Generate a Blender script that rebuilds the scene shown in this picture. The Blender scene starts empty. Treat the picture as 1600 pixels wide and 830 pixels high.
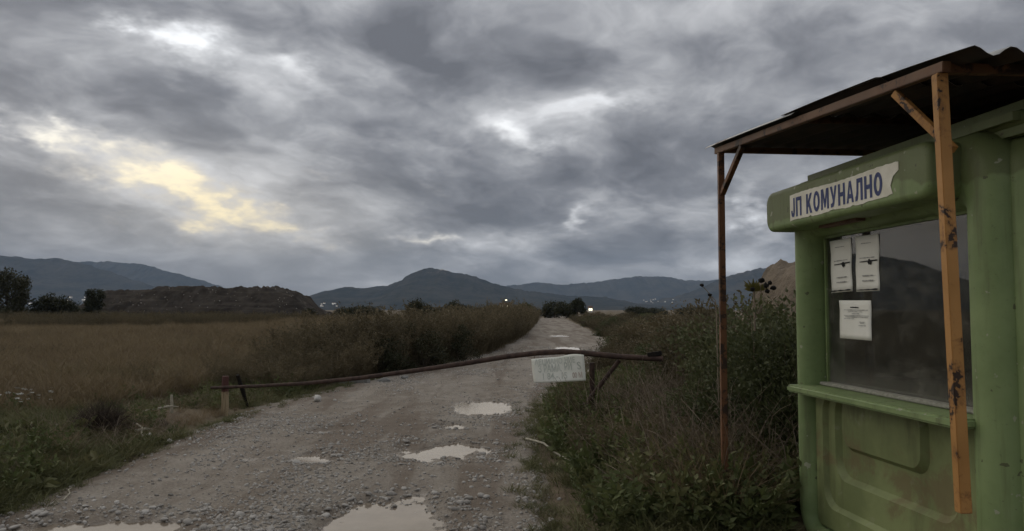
import bpy, bmesh, math, random
import numpy as np
from mathutils import Vector, Matrix, Euler

random.seed(7)
rng = np.random.default_rng(7)
S = bpy.context.scene
C = S.collection
R = math.radians

# ------------------------------------------------------------------ camera
FPX, CX, CY, EYE, HOR = 1232.0, 800.0, 415.0, 1.6, 484.0
PITCH = math.atan((HOR - CY) / FPX)
cam_d = bpy.data.cameras.new('camera')
cam_d.sensor_width = 36.0
cam_d.lens = FPX / 1600.0 * 36.0
cam_d.clip_start = 0.05
cam_d.clip_end = 40000.0
cam = bpy.data.objects.new('camera', cam_d)
C.objects.link(cam)
cam.location = (0, 0, EYE)
cam.rotation_euler = (R(90) + PITCH, 0, 0)
S.camera = cam


def ray(px, py):
    a, b = (px - CX) / FPX, (CY - py) / FPX
    return Vector((a, math.cos(PITCH) - b * math.sin(PITCH), math.sin(PITCH) + b * math.cos(PITCH)))


def P(px, py, D):
    """world point seen at a photo pixel, at forward distance D"""
    r = ray(px, py)
    return Vector((0, 0, EYE)) + r * (D / r.y)


def G(px, py, z=0.0):
    r = ray(px, py)
    return Vector((0, 0, EYE)) + r * ((z - EYE) / r.z)


# ------------------------------------------------------------------ node helpers
class E:
    """socket wrapper with arithmetic that makes Math nodes"""
    def __init__(s, nt, sock): s.nt, s.s = nt, sock
    def _m(s, op, *o, clamp=False):
        n = s.nt.nodes.new('ShaderNodeMath'); n.operation = op; n.use_clamp = clamp
        for i, v in enumerate((s,) + o):
            if isinstance(v, E): s.nt.links.new(v.s, n.inputs[i])
            else: n.inputs[i].default_value = v
        return E(s.nt, n.outputs[0])
    def __add__(s, o): return s._m('ADD', o)
    __radd__ = __add__
    def __mul__(s, o): return s._m('MULTIPLY', o)
    __rmul__ = __mul__
    def __sub__(s, o): return s._m('SUBTRACT', o)
    def __truediv__(s, o): return s._m('DIVIDE', o)
    def rsub(s, o): return s._m('MULTIPLY', -1.0)._m('ADD', o)
    def sq(s): return s._m('MULTIPLY', s)
    def clamp(s): return s._m('ADD', 0.0, clamp=True)
    def max(s, o): return s._m('MAXIMUM', o)
    def min(s, o): return s._m('MINIMUM', o)
    def exp(s): return E.const(s.nt, math.e)._m('POWER', s)
    def sstep(s, a, b):
        n = s.nt.nodes.new('ShaderNodeMapRange'); n.interpolation_type = 'SMOOTHSTEP'
        s.nt.links.new(s.s, n.inputs[0])
        n.inputs[1].default_value = a; n.inputs[2].default_value = b
        n.inputs[3].default_value = 0.0; n.inputs[4].default_value = 1.0
        return E(s.nt, n.outputs[0])
    @staticmethod
    def const(nt, v):
        n = nt.nodes.new('ShaderNodeValue'); n.outputs[0].default_value = v
        return E(nt, n.outputs[0])


def sep(nt, sock):
    n = nt.nodes.new('ShaderNodeSeparateXYZ'); nt.links.new(sock, n.inputs[0])
    return [E(nt, o) for o in n.outputs]


def comb(nt, x, y, z):
    n = nt.nodes.new('ShaderNodeCombineXYZ')
    for i, v in enumerate((x, y, z)):
        if isinstance(v, E): nt.links.new(v.s, n.inputs[i])
        else: n.inputs[i].default_value = v
    return n.outputs[0]


def noise(nt, vec, scale=1.0, detail=4.0, rough=0.55, dist=0.0, lac=2.0, flat=False):
    n = nt.nodes.new('ShaderNodeTexNoise')
    if flat: n.noise_dimensions = '2D'
    n.inputs['Scale'].default_value = scale; n.inputs['Detail'].default_value = detail
    n.inputs['Roughness'].default_value = rough; n.inputs['Distortion'].default_value = dist
    n.inputs['Lacunarity'].default_value = lac
    if vec is not None: nt.links.new(vec, n.inputs['Vector'])
    return E(nt, n.outputs[0])


def mixc(nt, fac, a, b):
    n = nt.nodes.new('ShaderNodeMix'); n.data_type = 'RGBA'
    for i, v in ((0, fac), (6, a), (7, b)):
        if isinstance(v, E): nt.links.new(v.s, n.inputs[i])
        elif isinstance(v, bpy.types.NodeSocket): nt.links.new(v, n.inputs[i])
        elif i == 0: n.inputs[0].default_value = v
        else: n.inputs[i].default_value = (*v, 1.0)
    return n.outputs[2]


def ramp(nt, fac, stops):
    n = nt.nodes.new('ShaderNodeValToRGB')
    nt.links.new(fac.s if isinstance(fac, E) else fac, n.inputs[0])
    e = n.color_ramp.elements
    while len(e) < len(stops): e.new(0.5)
    for k, (p, c) in zip(e, stops):
        k.position = p; k.color = (*c, 1.0) if len(c) == 3 else c
    return n.outputs[0]


# ------------------------------------------------------------------ world: overcast dusk sky
SUN_AZ, SUN_EL = -42.0, 14.0          # degrees right of the view axis, above the horizon
W = bpy.data.worlds.new('World'); S.world = W; W.use_nodes = True
nt = W.node_tree; nt.nodes.clear()
out = nt.nodes.new('ShaderNodeOutputWorld')
sky = nt.nodes.new('ShaderNodeTexSky'); sky.sky_type = 'NISHITA'; sky.sun_disc = False
sky.sun_elevation = R(SUN_EL); sky.sun_rotation = R(SUN_AZ)
bg_sky = nt.nodes.new('ShaderNodeBackground'); bg_sky.inputs[1].default_value = 0.06
nt.links.new(sky.outputs[0], bg_sky.inputs[0])
tc = nt.nodes.new('ShaderNodeTexCoord')
dx, dy, dz = sep(nt, tc.outputs['Generated'])
az = dx._m('ARCTAN2', dy) * (180 / math.pi)
el = dz.min(1.0).max(-1.0)._m('ARCSINE') * (180 / math.pi)
inv = (dz.max(0.0) + 0.27)
qx, qy = dx / inv, dy / inv
ca, sa_ = math.cos(R(60)), math.sin(R(60))
bx_ = (qx * ca + qy * sa_) * 0.95        # along the cloud rolls
by_ = (qy * ca - qx * sa_) * 1.05
wv = comb(nt, bx_, by_, 2.0)
wa, wb = noise(nt, wv, 1.3, 4.0, .55), noise(nt, comb(nt, bx_ + 11.0, by_ + 5.0, 6.0), 1.3, 4.0, .55)
wx_, wy_ = bx_ + (wa - .5) * .55, by_ + (wb - .5) * .55


def cloud_body(x, y):
    """thickness of the cloud deck at a place on it"""
    puff = ((noise(nt, comb(nt, x + 7.3, y - 3.1, 4.0), 2.6, 4.0, 0.50) - .5).sq() + .006)._m('SQRT') * 2.0      # rounded lumps
    return noise(nt, comb(nt, x, y, 0.0), 1.75, 6.0, 0.58) * .62 + puff * .28 + noise(nt, comb(nt, x + 3.1, y + 6.2, 2.0), 5.0, 4.0, 0.58) * .24 + .005


body = cloud_body(wx_, wy_)
# the same deck a little nearer overhead: where it is thinner there, this edge catches light, where thicker it is a dark base
over = cloud_body(wx_ * .945 + .02, wy_ * .945 - .02)
relief = over - body
n2 = noise(nt, comb(nt, wx_ + 1.3, wy_ + 8.1, 7.0), 3.6, 4.0, 0.58)
n3 = noise(nt, comb(nt, bx_ - 2.7, by_ + 5.9, 9.0), 9.5, 5.0, 0.62)
# ragged outlines for the rolls and the gaps
el_s = el + 9.0
ra, rb = noise(nt, comb(nt, az * .1, el * .2, 1.0), 1.1, 5.0, .60), noise(nt, comb(nt, az * .1, el * .2, 5.0), 1.1, 5.0, .60)
waz, wel = az + (ra - .5) * 15.0, el + (rb - .5) * 6.0


def monomials(x, y):
    return comb(nt, x.sq(), x * y, y.sq()), comb(nt, x, y, 1.0)


MON = {True: monomials(waz, wel), False: monomials(az, el)}


def blob(a, e, sa, se, tilt, ragged=True, k=1.0):
    """k * exp(-(rotated ellipse distance)^2), as one quadratic form"""
    t = R(tilt); c_, s_ = math.cos(t), math.sin(t)
    A = (c_ / sa) ** 2 + (s_ / se) ** 2; Cc = (s_ / sa) ** 2 + (c_ / se) ** 2; Bb = 2 * c_ * s_ * (1 / sa ** 2 - 1 / se ** 2)
    D_, E_ = -2 * A * a - Bb * e, -2 * Cc * e - Bb * a
    F_ = A * a * a + Bb * a * e + Cc * e * e - math.log(k)
    r = None
    for v, cf in zip(MON[ragged], ((A, Bb, Cc), (D_, E_, F_))):
        n = nt.nodes.new('ShaderNodeVectorMath'); n.operation = 'DOT_PRODUCT'
        nt.links.new(v, n.inputs[0]); n.inputs[1].default_value = [-q for q in cf]
        q_ = E(nt, n.outputs['Value']); r = q_ if r is None else r + q_
    n = nt.nodes.new('ShaderNodeMath'); n.operation = 'POWER'; n.inputs[0].default_value = math.e
    nt.links.new(r.s, n.inputs[1])
    return E(nt, n.outputs[0])


GAPS = [(-19.0, 6.4, 5.2, 1.2, -14, 1.0), (-25.0, 8.6, 4.6, 1.1, -4, .95), (-31.0, 11.4, 5.5, 0.9, -12, .95), (-13.5, 4.9, 3.5, .6, -14, .45),
        (-24.6, 17.6, 2.4, 1.4, 0, .95), (-20.5, 16.4, 5.5, 2.2, -20, .5), (-15.6, 16.4, 1.6, .9, -20, .6),
        (0.4, 12.9, 2.6, 1.5, -25, 1.0), (5.2, 14.5, 2.4, .6, 0, .7), (8.8, 15.0, 2.8, .55, 8, .6),
        (-5.8, 5.6, 2.8, .42, -4, .75), (-12.0, 5.7, 1.0, .5, 0, .7), (6.3, 6.6, 1.3, 1.0, 40, .7),
        (16.0, 7.6, 1.5, 1.2, -40, .75), (15.5, 6.0, 2.2, .6, 10, .6), (16.0, 3.3, 5.0, .5, 3, .6)]
DARKS = [(-9.5, 10.9, 8.0, 1.7, -14, 1.0), (12.5, 12.0, 4.2, 1.9, -5, .9), (-25.0, 14.2, 6.0, 1.1, -4, .8), (-3.0, 8.0, 6.5, 1.0, -12, 1.0),
         (-30.0, 20.5, 8.0, 1.6, 0, .7), (-9.0, 18.5, 7.0, 1.4, -10, .8), (-30.5, 8.2, 3.4, 1.3, 0, .9), (-27.0, 5.5, 6.5, .9, -4, .9),
         (-2.5, 11.3, 2.2, 1.4, -10, .6), (26.0, 17.0, 9.0, 3.5, 0, .6), (3.0, 3.9, 6.0, .8, 0, .5), (7.5, 9.6, 5.0, 1.2, -10, .7)]
gap = None
for a, e, sa, se, t, k in GAPS:
    b = blob(a, e, sa, se, t, True, k)
    gap = b if gap is None else gap + b
dark = None
for a, e, sa, se, t, k in DARKS:
    b = blob(a, e, sa, se, t, True, k)
    dark = b if dark is None else dark + b
thick = (body - 0.5) * 3.5 + 0.535 + relief * 3.0 + (n3 - .5) * .22 + dark * 0.30 - gap * 0.34
cloud_col = ramp(nt, thick.clamp(), [(0.06, (.60, .605, .62)), (0.30, (.385, .39, .405)), (0.50, (.262, .267, .283)), (0.70, (.168, .173, .189)), (0.95, (.104, .108, .121))])
open_m = (gap * 0.92 + body.rsub(0.5) * 2.4 + (n2 - 0.5) * 1.3 - relief * 1.2 + (n3 - 0.5) * 1.3).sstep(0.20, 1.25)
# low sun shines through the gaps near it: warm there, white elsewhere
warm = blob(-20.0, 6.5, 15.0, 6.0, 0, False)
core = open_m.sq()
gap_col = mixc(nt, warm.clamp(), mixc(nt, core, (.55, .56, .58), (.80, .82, .85)), mixc(nt, core, (.56, .50, .41), (1.18, 1.0, .62)))
col = mixc(nt, open_m, cloud_col, gap_col)
glow = blob(-19.0, 6.2, 11.0, 4.2, -8, False)
col = mixc(nt, (glow * 0.30).clamp(), col, (.56, .51, .43))
hz = el.sstep(-1.0, 5.5).rsub(1.0)
col = mixc(nt, hz * 0.6, col, (.23, .245, .275))
bg_cl = nt.nodes.new('ShaderNodeBackground'); nt.links.new(col, bg_cl.inputs[0])
lum = dz.max(0.0) * .80 + .90              # an overcast sky grows evenly brighter from the horizon to the zenith
nt.links.new(lum.s, bg_cl.inputs[1])
mx = nt.nodes.new('ShaderNodeMixShader'); mx.inputs[0].default_value = 0.985
nt.links.new(bg_sky.outputs[0], mx.inputs[1]); nt.links.new(bg_cl.outputs[0], mx.inputs[2])
nt.links.new(mx.outputs[0], out.inputs[0])
try:
    W.cycles.sampling_method = 'MANUAL'; W.cycles.sample_map_resolution = 512
except Exception:
    pass

# ------------------------------------------------------------------ sun behind the clouds
sd = bpy.data.lights.new('sun', 'SUN'); sd.energy = 1.1; sd.angle = R(110); sd.color = (1.0, .88, .70)
sun = bpy.data.objects.new('sun', sd); C.objects.link(sun)
sv = Vector((math.sin(R(SUN_AZ)) * math.cos(R(SUN_EL)), math.cos(R(SUN_AZ)) * math.cos(R(SUN_EL)), math.sin(R(SUN_EL))))
sun.rotation_euler = sv.to_track_quat('Z', 'Y').to_euler()
sun.location = sv * 50

# ------------------------------------------------------------------ exposure and render settings
S.view_settings.view_transform = 'Standard'; S.view_settings.look = 'None'
S.view_settings.exposure = 0.36; S.view_settings.gamma = 1.0; S.view_settings.use_curve_mapping = False
S.render.engine = 'CYCLES'
S.cycles.max_bounces = 6; S.cycles.diffuse_bounces = 2; S.cycles.glossy_bounces = 3
S.cycles.transparent_max_bounces = 12; S.cycles.volume_bounces = 0
S.cycles.use_adaptive_sampling = True; S.cycles.adaptive_threshold = 0.02
S.cycles.use_denoising = True


# ------------------------------------------------------------------ object helpers
def tag(o, label=None, cat=None, group=None, kind=None):
    if label: o['label'] = label
    if cat: o['category'] = cat
    if group: o['group'] = group
    if kind: o['kind'] = kind
    return o


def link(name, me, mat=None, parent=None, loc=None):
    o = bpy.data.objects.new(name, me); C.objects.link(o)
    if mat is not None and me is not None:
        for m in (mat if isinstance(mat, (list, tuple)) else [mat]): me.materials.append(m)
    if parent is not None: o.parent = parent
    if loc is not None: o.location = loc
    return o


def empty(name, loc=(0, 0, 0), rz=0.0):
    o = bpy.data.objects.new(name, None); C.objects.link(o)
    o.location = loc; o.rotation_euler = (0, 0, rz); o.empty_display_size = 0.1
    return o


def mesh_np(name, V, F, smooth=False, midx=None):
    """V (n,3); F (m,3|4) int array"""
    me = bpy.data.meshes.new(name)
    V = np.asarray(V, np.float32); F = np.asarray(F, np.int32)
    m, k = F.shape
    me.vertices.add(len(V)); me.vertices.foreach_set('co', V.ravel())
    me.loops.add(m * k); me.loops.foreach_set('vertex_index', F.ravel())
    me.polygons.add(m); me.polygons.foreach_set('loop_start', np.arange(0, m * k, k, dtype=np.int32))
    if smooth: me.polygons.foreach_set('use_smooth', np.ones(m, bool))
    if midx is not None: me.polygons.foreach_set('material_index', np.asarray(midx, np.int32))
    me.update(); me.validate()
    return me


class MB:
    """collects pieces of one mesh"""
    def __init__(s): s.v, s.f = [], []
    def add(s, v, f):
        b = len(s.v); s.v += [tuple(p) for p in v]; s.f += [[i + b for i in q] for q in f]; return s
    def box(s, a, b, M=None):
        v = [Vector((x, y, z)) for z in (a[2], b[2]) for y in (a[1], b[1]) for x in (a[0], b[0])]
        if M is not None: v = [M @ p for p in v]
        return s.add(v, [(0, 2, 3, 1), (4, 5, 7, 6), (0, 1, 5, 4), (2, 6, 7, 3), (0, 4, 6, 2), (1, 3, 7, 5)])
    def bar(s, p, q, w, h=None, up=(0, 0, 1)):
        """square bar between two points"""
        p, q = Vector(p), Vector(q); h = h or w
        d = (q - p).normalized(); upv = Vector(up)
        if abs(d.dot(upv)) > .95: upv = Vector((0, 1, 0))
        sx = d.cross(upv).normalized() * (w / 2); sy = sx.cross(d).normalized() * (h / 2)
        v = [c + a * sx + b * sy for c in (p, q) for a, b in ((-1, -1), (1, -1), (1, 1), (-1, 1))]
        return s.add(v, [(3, 2, 1, 0), (4, 5, 6, 7), (0, 1, 5, 4), (1, 2, 6, 5), (2, 3, 7, 6), (3, 0, 4, 7)])
    def tube(s, pts, rad, n=6, cap=True, jit=0.0):
        pts = [Vector(p) for p in pts]
        if not isinstance(rad, (list, tuple)): rad = [rad] * len(pts)
        rings = []
        for i, p in enumerate(pts):
            d = (pts[min(i + 1, len(pts) - 1)] - pts[max(i - 1, 0)]).normalized()
            ref = Vector((0, 0, 1)) if abs(d.z) < .9 else Vector((1, 0, 0))
            x = d.cross(ref).normalized(); y = d.cross(x).normalized()
            rings.append([p + (x * math.cos(2 * math.pi * k / n) + y * math.sin(2 * math.pi * k / n)) * rad[i] * (1 + jit * random.uniform(-1, 1)) for k in range(n)])
        v = [c for r in rings for c in r]; f = []
        for i in range(len(pts) - 1):
            for k in range(n):
                a, b = i * n + k, i * n + (k + 1) % n
                f.append((a, b, b + n, a + n))
        if cap:
            f.append(tuple(range(n))[::-1]); f.append(tuple((len(pts) - 1) * n + k for k in range(n)))
        return s.add(v, f)
    def mesh(s, name, smooth=False, bevel=0.0, seg=2):
        me = bpy.data.meshes.new(name); me.from_pydata(s.v, [], s.f); me.update()
        bm = bmesh.new(); bm.from_mesh(me)
        bmesh.ops.recalc_face_normals(bm, faces=bm.faces)
        if bevel > 0:
            bmesh.ops.bevel(bm, geom=[e for e in bm.edges if len(e.link_faces) == 2 and e.calc_face_angle(0) > .5] , offset=bevel, segments=seg, affect='EDGES', clamp_overlap=True)
        bm.to_mesh(me); bm.free()
        if smooth:
            me.polygons.foreach_set('use_smooth', np.ones(len(me.polygons), bool))
            try: me.set_sharp_from_angle(angle=R(40))
            except Exception: pass
        return me
    def build(s, name, mat, parent=None, smooth=False, bevel=0.0, loc=None, seg=2):
        return link(name, s.mesh(name, smooth, bevel, seg), mat, parent, loc)


def copy_thing(o, loc=None, rot=None, scale=None):
    c = o.copy(); C.objects.link(c)
    for ch in o.children:
        d = ch.copy(); C.objects.link(d); d.parent = c
    if loc is not None: c.location = loc
    if rot is not None: c.rotation_euler = rot
    if scale is not None: c.scale = scale if hasattr(scale, '__len__') else (scale,) * 3
    return c


# value noise in numpy
_perm = rng.random((257, 257)); _perm[256] = _perm[0]; _perm[:, 256] = _perm[:, 0]
def vnoise(x, y):
    x = np.asarray(x, float); y = np.asarray(y, float)
    xi = np.floor(x).astype(int); yi = np.floor(y).astype(int)
    fx = x - xi; fy = y - yi; fx = fx * fx * (3 - 2 * fx); fy = fy * fy * (3 - 2 * fy)
    xi %= 256; yi %= 256
    return (_perm[xi, yi] * (1 - fx) + _perm[xi + 1, yi] * fx) * (1 - fy) + (_perm[xi, yi + 1] * (1 - fx) + _perm[xi + 1, yi + 1] * fx) * fy
def fbm(x, y, oct=4, g=.5):
    t = 0; a = 1; n = 0
    for k in range(oct):
        t = t + a * (vnoise(x * 2 ** k + 17.3 * k, y * 2 ** k + 9.1 * k) - .5); n += a; a *= g
    return t / n * 2
def sst(a, b, x):
    t = np.clip((np.asarray(x, float) - a) / (b - a), 0, 1); return t * t * (3 - 2 * t)


# ------------------------------------------------------------------ materials
def new_mat(name):
    m = bpy.data.materials.new(name); m.use_nodes = True
    nt = m.node_tree; b = nt.nodes['Principled BSDF']
    return m, nt, b


def objco(nt, kind='Object'):
    return nt.nodes.new('ShaderNodeTexCoord').outputs[kind]


def setc(nt, b, col):
    if isinstance(col, bpy.types.NodeSocket): nt.links.new(col, b.inputs['Base Color'])
    else: b.inputs['Base Color'].default_value = (*col, 1)


def bump(nt, b, h, strength=.4, dist=.01):
    n = nt.nodes.new('ShaderNodeBump'); n.inputs['Strength'].default_value = strength; n.inputs['Distance'].default_value = dist
    nt.links.new(h.s, n.inputs['Height']); nt.links.new(n.outputs[0], b.inputs['Normal'])


def mat_simple(name, c1, c2, scale=8.0, rough=.8, bmp=.2, coord='Object', spec=.3, detail=5):
    m, nt, b = new_mat(name)
    n = noise(nt, objco(nt, coord), scale, detail, .6)
    setc(nt, b, mixc(nt, n.sstep(.3, .7), c1, c2)); b.inputs['Roughness'].default_value = rough
    b.inputs['Specular IOR Level'].default_value = spec
    if bmp: bump(nt, b, n, bmp, .01)
    return m


def mat_leaf(name, cols, rough=.65, trans=.25, spec=.25):
    """foliage: colour varies by instance and by place"""
    m, nt, b = new_mat(name)
    info = nt.nodes.new('ShaderNodeObjectInfo')
    geo = nt.nodes.new('ShaderNodeNewGeometry')
    n = noise(nt, geo.outputs['Position'], 1.3, 3, .6) * .55 + noise(nt, geo.outputs['Position'], .22, 2, .6) * .45
    n2 = noise(nt, geo.outputs['Position'], 23.0, 2, .6)
    f = (E(nt, info.outputs['Random']) * .35 + n * .80 + n2 * .40 - .28).clamp()
    k = len(cols)
    setc(nt, b, ramp(nt, f, [(.15 + .7 * i / max(k - 1, 1), c) for i, c in enumerate(cols)]))
    b.inputs['Roughness'].default_value = rough; b.inputs['Specular IOR Level'].default_value = spec
    if trans:
        t = nt.nodes.new('ShaderNodeBsdfTranslucent'); nt.links.new(b.inputs['Base Color'].links[0].from_socket, t.inputs[0])
        mxs = nt.nodes.new('ShaderNodeMixShader'); mxs.inputs[0].default_value = trans
        o = [x for x in nt.nodes if x.type == 'OUTPUT_MATERIAL'][0]
        nt.links.new(b.outputs[0], mxs.inputs[1]); nt.links.new(t.outputs[0], mxs.inputs[2]); nt.links.new(mxs.outputs[0], o.inputs[0])
    return m


M = {}
M['green_leaf'] = mat_leaf('weed_leaf', [(0.0529, 0.0644, 0.023), (0.1035, 0.1242, 0.046), (0.184, 0.1725, 0.0805)])
M['grass'] = mat_leaf('green_grass', [(0.0667, 0.0736, 0.0299), (0.1196, 0.1242, 0.0529), (0.207, 0.1817, 0.0978)])
M['dry'] = mat_leaf('dry_grass', [(0.1159, 0.0854, 0.0512), (0.1854, 0.1415, 0.0805), (0.2867, 0.2257, 0.1318)])
M['straw'] = mat_leaf('straw', [(.12, .085, .048), (.21, .155, .09), (.33, .26, .16)])
M['reed'] = mat_leaf('tall_dry_weed', [(0.078, 0.065, 0.039), (0.1456, 0.1196, 0.0702), (0.2405, 0.1924, 0.117)])
M['bramble'] = mat_leaf('bramble_leaf', [(0.046, 0.0575, 0.0242), (0.0978, 0.1081, 0.0483), (0.1898, 0.1782, 0.092)])
M['brown_bush'] = mat_leaf('brown_bush_leaf', [(0.06, 0.0528, 0.03), (0.1152, 0.096, 0.0552), (0.192, 0.1512, 0.0888)])
M['far_leaf'] = mat_leaf('far_tree_leaf', [(.026, .030, .014), (.044, .046, .022), (.066, .060, .032)], trans=.1)
M['twig'] = mat_leaf('twig_bark', [(0.1495, 0.115, 0.0828), (0.253, 0.2012, 0.1495), (0.391, 0.322, 0.2472)], trans=0)
M['dark_twig'] = mat_leaf('dark_twig_bark', [(.040, .031, .024), (.070, .054, .042), (.100, .076, .056)], trans=0)
M['bark'] = mat_simple('bark', (.04, .03, .02), (.09, .07, .05), 9, .9, .5)
M['seed'] = mat_simple('seed_head', (.008, .007, .006), (.018, .014, .010), 30, .9, .3)
M['flower'] = mat_simple('white_petal', (.40, .40, .36), (.55, .55, .50), 30, .7, 0)
M['fan_leaf'] = mat_leaf('fan_leaf', [(.07, .07, .02), (.12, .11, .03), (.17, .14, .045)])


def mat_ground():
    m, nt, b = new_mat('soil_and_dead_grass')
    co = nt.nodes.new('ShaderNodeNewGeometry').outputs['Position']
    x, y, z = sep(nt, co)
    big = noise(nt, co, .05, 5, .6); mid = noise(nt, co, .6, 5, .6); fine = noise(nt, co, 9, 6, .65)
    band = noise(nt, comb(nt, x * .012, y * .07, 0.0), 1.0, 5, .6)
    c = mixc(nt, fine.sstep(.3, .7), (.090, .068, .046), (.160, .125, .086))
    c = mixc(nt, (mid.sstep(.45, .65)) * .5, c, (.085, .082, .040))
    c = mixc(nt, band.sstep(.42, .60) * .75, c, (.190, .155, .110))
    c = mixc(nt, big.sstep(.52, .66) * .6, c, (.085, .068, .042))
    setc(nt, b, c); b.inputs['Roughness'].default_value = .95; b.inputs['Specular IOR Level'].default_value = .1
    bump(nt, b, fine, .8, .03)
    return m


def mat_road():
    m, nt, b = new_mat('gravel_road')
    co = nt.nodes.new('ShaderNodeNewGeometry').outputs['Position']
    x, y, z = sep(nt, co)
    big = noise(nt, comb(nt, x * .9, y * .35, 0.0), 1.0, 5, .6, .4)
    mid = noise(nt, co, 3.0, 6, .62); fine = noise(nt, co, 40, 4, .7); grit = noise(nt, co, 130, 3, .7)
    vor = nt.nodes.new('ShaderNodeTexVoronoi'); vor.inputs['Scale'].default_value = 42
    nt.links.new(co, vor.inputs['Vector'])
    peb = E(nt, vor.outputs['Distance']).sstep(.05, .42).rsub(1.0)
    c = mixc(nt, big.sstep(.38, .64), (.150, .123, .094), (.228, .202, .168))
    c = mixc(nt, mid.sstep(.45, .72) * .65, c, (.300, .272, .232))
    c = mixc(nt, fine.sstep(.42, .75) * .5, c, (.38, .345, .29))
    c = mixc(nt, fine.sstep(.28, .45).rsub(1.0) * .6, c, (.12, .098, .076))
    trk = noise(nt, comb(nt, x * 1.5, y * .16, 3.0), 1.0, 4, .6, .3)
    c = mixc(nt, trk.sstep(.48, .60) * .72, c, (.124, .094, .068))
    c = mixc(nt, trk.sstep(.44, .34) * .45, c, (.29, .255, .21))
    wet = z.sstep(-.03, .012).rsub(1.0)
    c = mixc(nt, wet * .70, c, (.125, .098, .074))
    setc(nt, b, c)
    shal = (z + (fine - .5) * .012).sstep(-.024, -.006).rsub(1.0)      # water film over the mud round the puddles
    rr = (wet * -.40 + .92 + shal * -.34)
    nt.links.new(rr.s, b.inputs['Roughness']); b.inputs['Specular IOR Level'].default_value = .32
    bump(nt, b, peb * .5 + fine * .5 + grit * .3 + mid * .5, .75, .02)
    return m


M['ground'] = mat_ground(); M['road'] = mat_road()


def mat_water():
    m, nt, b = new_mat('muddy_water')
    co = nt.nodes.new('ShaderNodeNewGeometry').outputs['Position']
    n = noise(nt, co, 2.5, 5, .6)
    setc(nt, b, mixc(nt, n.sstep(.35, .65), (.15, .122, .092), (.20, .166, .128)))
    b.inputs['Roughness'].default_value = .08; b.inputs['IOR'].default_value = 1.33; b.inputs['Specular IOR Level'].default_value = .30
    bump(nt, b, noise(nt, co, 14, 2, .5), .05, .004)
    return m


M['water'] = mat_water()
M['stone'] = mat_leaf('stone', [(.18, .165, .145), (.33, .31, .28), (.52, .50, .46)], trans=0, rough=.9)
M['stone_white'] = mat_simple('white_stone', (.42, .40, .36), (.6, .58, .54), 9, .9, .4)
M['concrete'] = mat_simple('concrete', (.15, .15, .14), (.25, .245, .23), 12, .95, .4)

# ------------------------------------------------------------------ terrain
RY = np.array([-10, 3, 6.2, 9, 11.5, 15, 18.6, 24, 30, 45, 61, 90, 116, 150, 185, 230])
RX = np.array([-1.6, -1.8, -1.88, -1.95, -1.95, -1.55, -.85, .35, 1.65, 2.85, 3.7, 5.0, 6.1, 7.7, 11., 19.])
_yy = np.linspace(-10, 230, 961); _xx = np.interp(_yy, RY, RX)
_k = np.exp(-np.linspace(-2, 2, 25) ** 2); _k /= _k.sum()
_xx = np.convolve(np.pad(_xx, 12, mode='edge'), _k, 'valid')
def road_x(y): return np.interp(y, _yy, _xx)
def road_w(y): return np.interp(y, [0, 8, 20, 40, 230], [4.15, 4.25, 4.5, 4.3, 4.1])

PUD = [(-.80, 9.05, .56, .66, .075), (-1.02, 5.75, .66, .90, .08), (-2.95, 5.55, .95, .62, .07), (-2.12, 8.55, .26, .36, .05),
       (-.47, 12.9, .46, 1.0, .07), (-.78, 10.95, .22, .38, .055), (-2.35, 10.5, .28, .30, .042), (2.2, 33., .6, 2.2, .06), (3.0, 48., .7, 2.6, .06)]
WATER_Z = -.020
def road_h(x, y):
    s = x - road_x(y)
    w = road_w(y) / 2
    z = .035 * fbm(x * .8, y * .45, 3) + .020 * fbm(x * 5, y * 5, 4, .65) + .020
    z = z + .018 * np.exp(-(s / .5) ** 2) - .012 * np.exp(-((np.abs(s) - .95) / .32) ** 2)
    for cx, cy, a, b, dp in PUD:
        d = np.sqrt(((x - cx) / a) ** 2 + ((y - cy) / b) ** 2) + .95 * fbm(x * 2.6 + cx * 3, y * 1.7, 6, .70)
        z = z - (dp + .012) * (1 - sst(.30, 1.30, d))
    wob = .32 * fbm(x * .0 + np.sign(s) * 7.7, y * .7, 4)
    edge = np.maximum(np.abs(s) - w - wob, 0)
    return z - edge * .22


def ground_h(x, y):
    s = x - road_x(y); w = road_w(y) / 2
    near = np.exp(-(np.hypot(x, y - 9) / 60) ** 2)
    z = (.05 * fbm(x * .35, y * .35, 4) + .02 * fbm(x * 1.7, y * 1.7, 3)) * near
    z = z + .05 * sst(w, w + .9, np.abs(s))
    z = z + np.where(s < 0, .10 * np.exp(-((s + w + 1.1) / .7) ** 2) * sst(16, 9, y), 0)       # earth lip at the left edge
    z = z + np.where(s > 0, .14 * sst(w + .4, w + 2.2, s) * sst(30, 12, y), 0)
    kio = np.exp(-(((x - 2.9) / 1.6) ** 4 + ((y - 3.8) / 2.4) ** 4))
    z = z * (1 - kio) + .06 * kio
    return z - .30 * (1 - sst(w - .35, w + .10, np.abs(s))) * sst(232, 222, y)


def grid(xs, ys, fn, name):
    X, Y = np.meshgrid(xs, ys); Z = fn(X, Y)
    V = np.stack([X.ravel(), Y.ravel(), np.asarray(Z).ravel()], 1)
    nx, ny = len(xs), len(ys)
    i = np.arange(nx - 1)[None, :] + nx * np.arange(ny - 1)[:, None]
    F = np.stack([i, i + 1, i + nx + 1, i + nx], -1).reshape(-1, 4)
    return mesh_np(name, V, F, smooth=True)


t = np.linspace(-1, 1, 300)
gx = -1 + 3.2 * np.sinh(8.25 * t); gy = 10 + 3.2 * np.sinh(8.25 * np.linspace(-.55, 1, 290))
ground = link('ground', grid(gx, gy, ground_h, 'ground'), M['ground'])
tag(ground, 'brown soil and dead grass of the flat plain', kind='structure')


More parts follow.
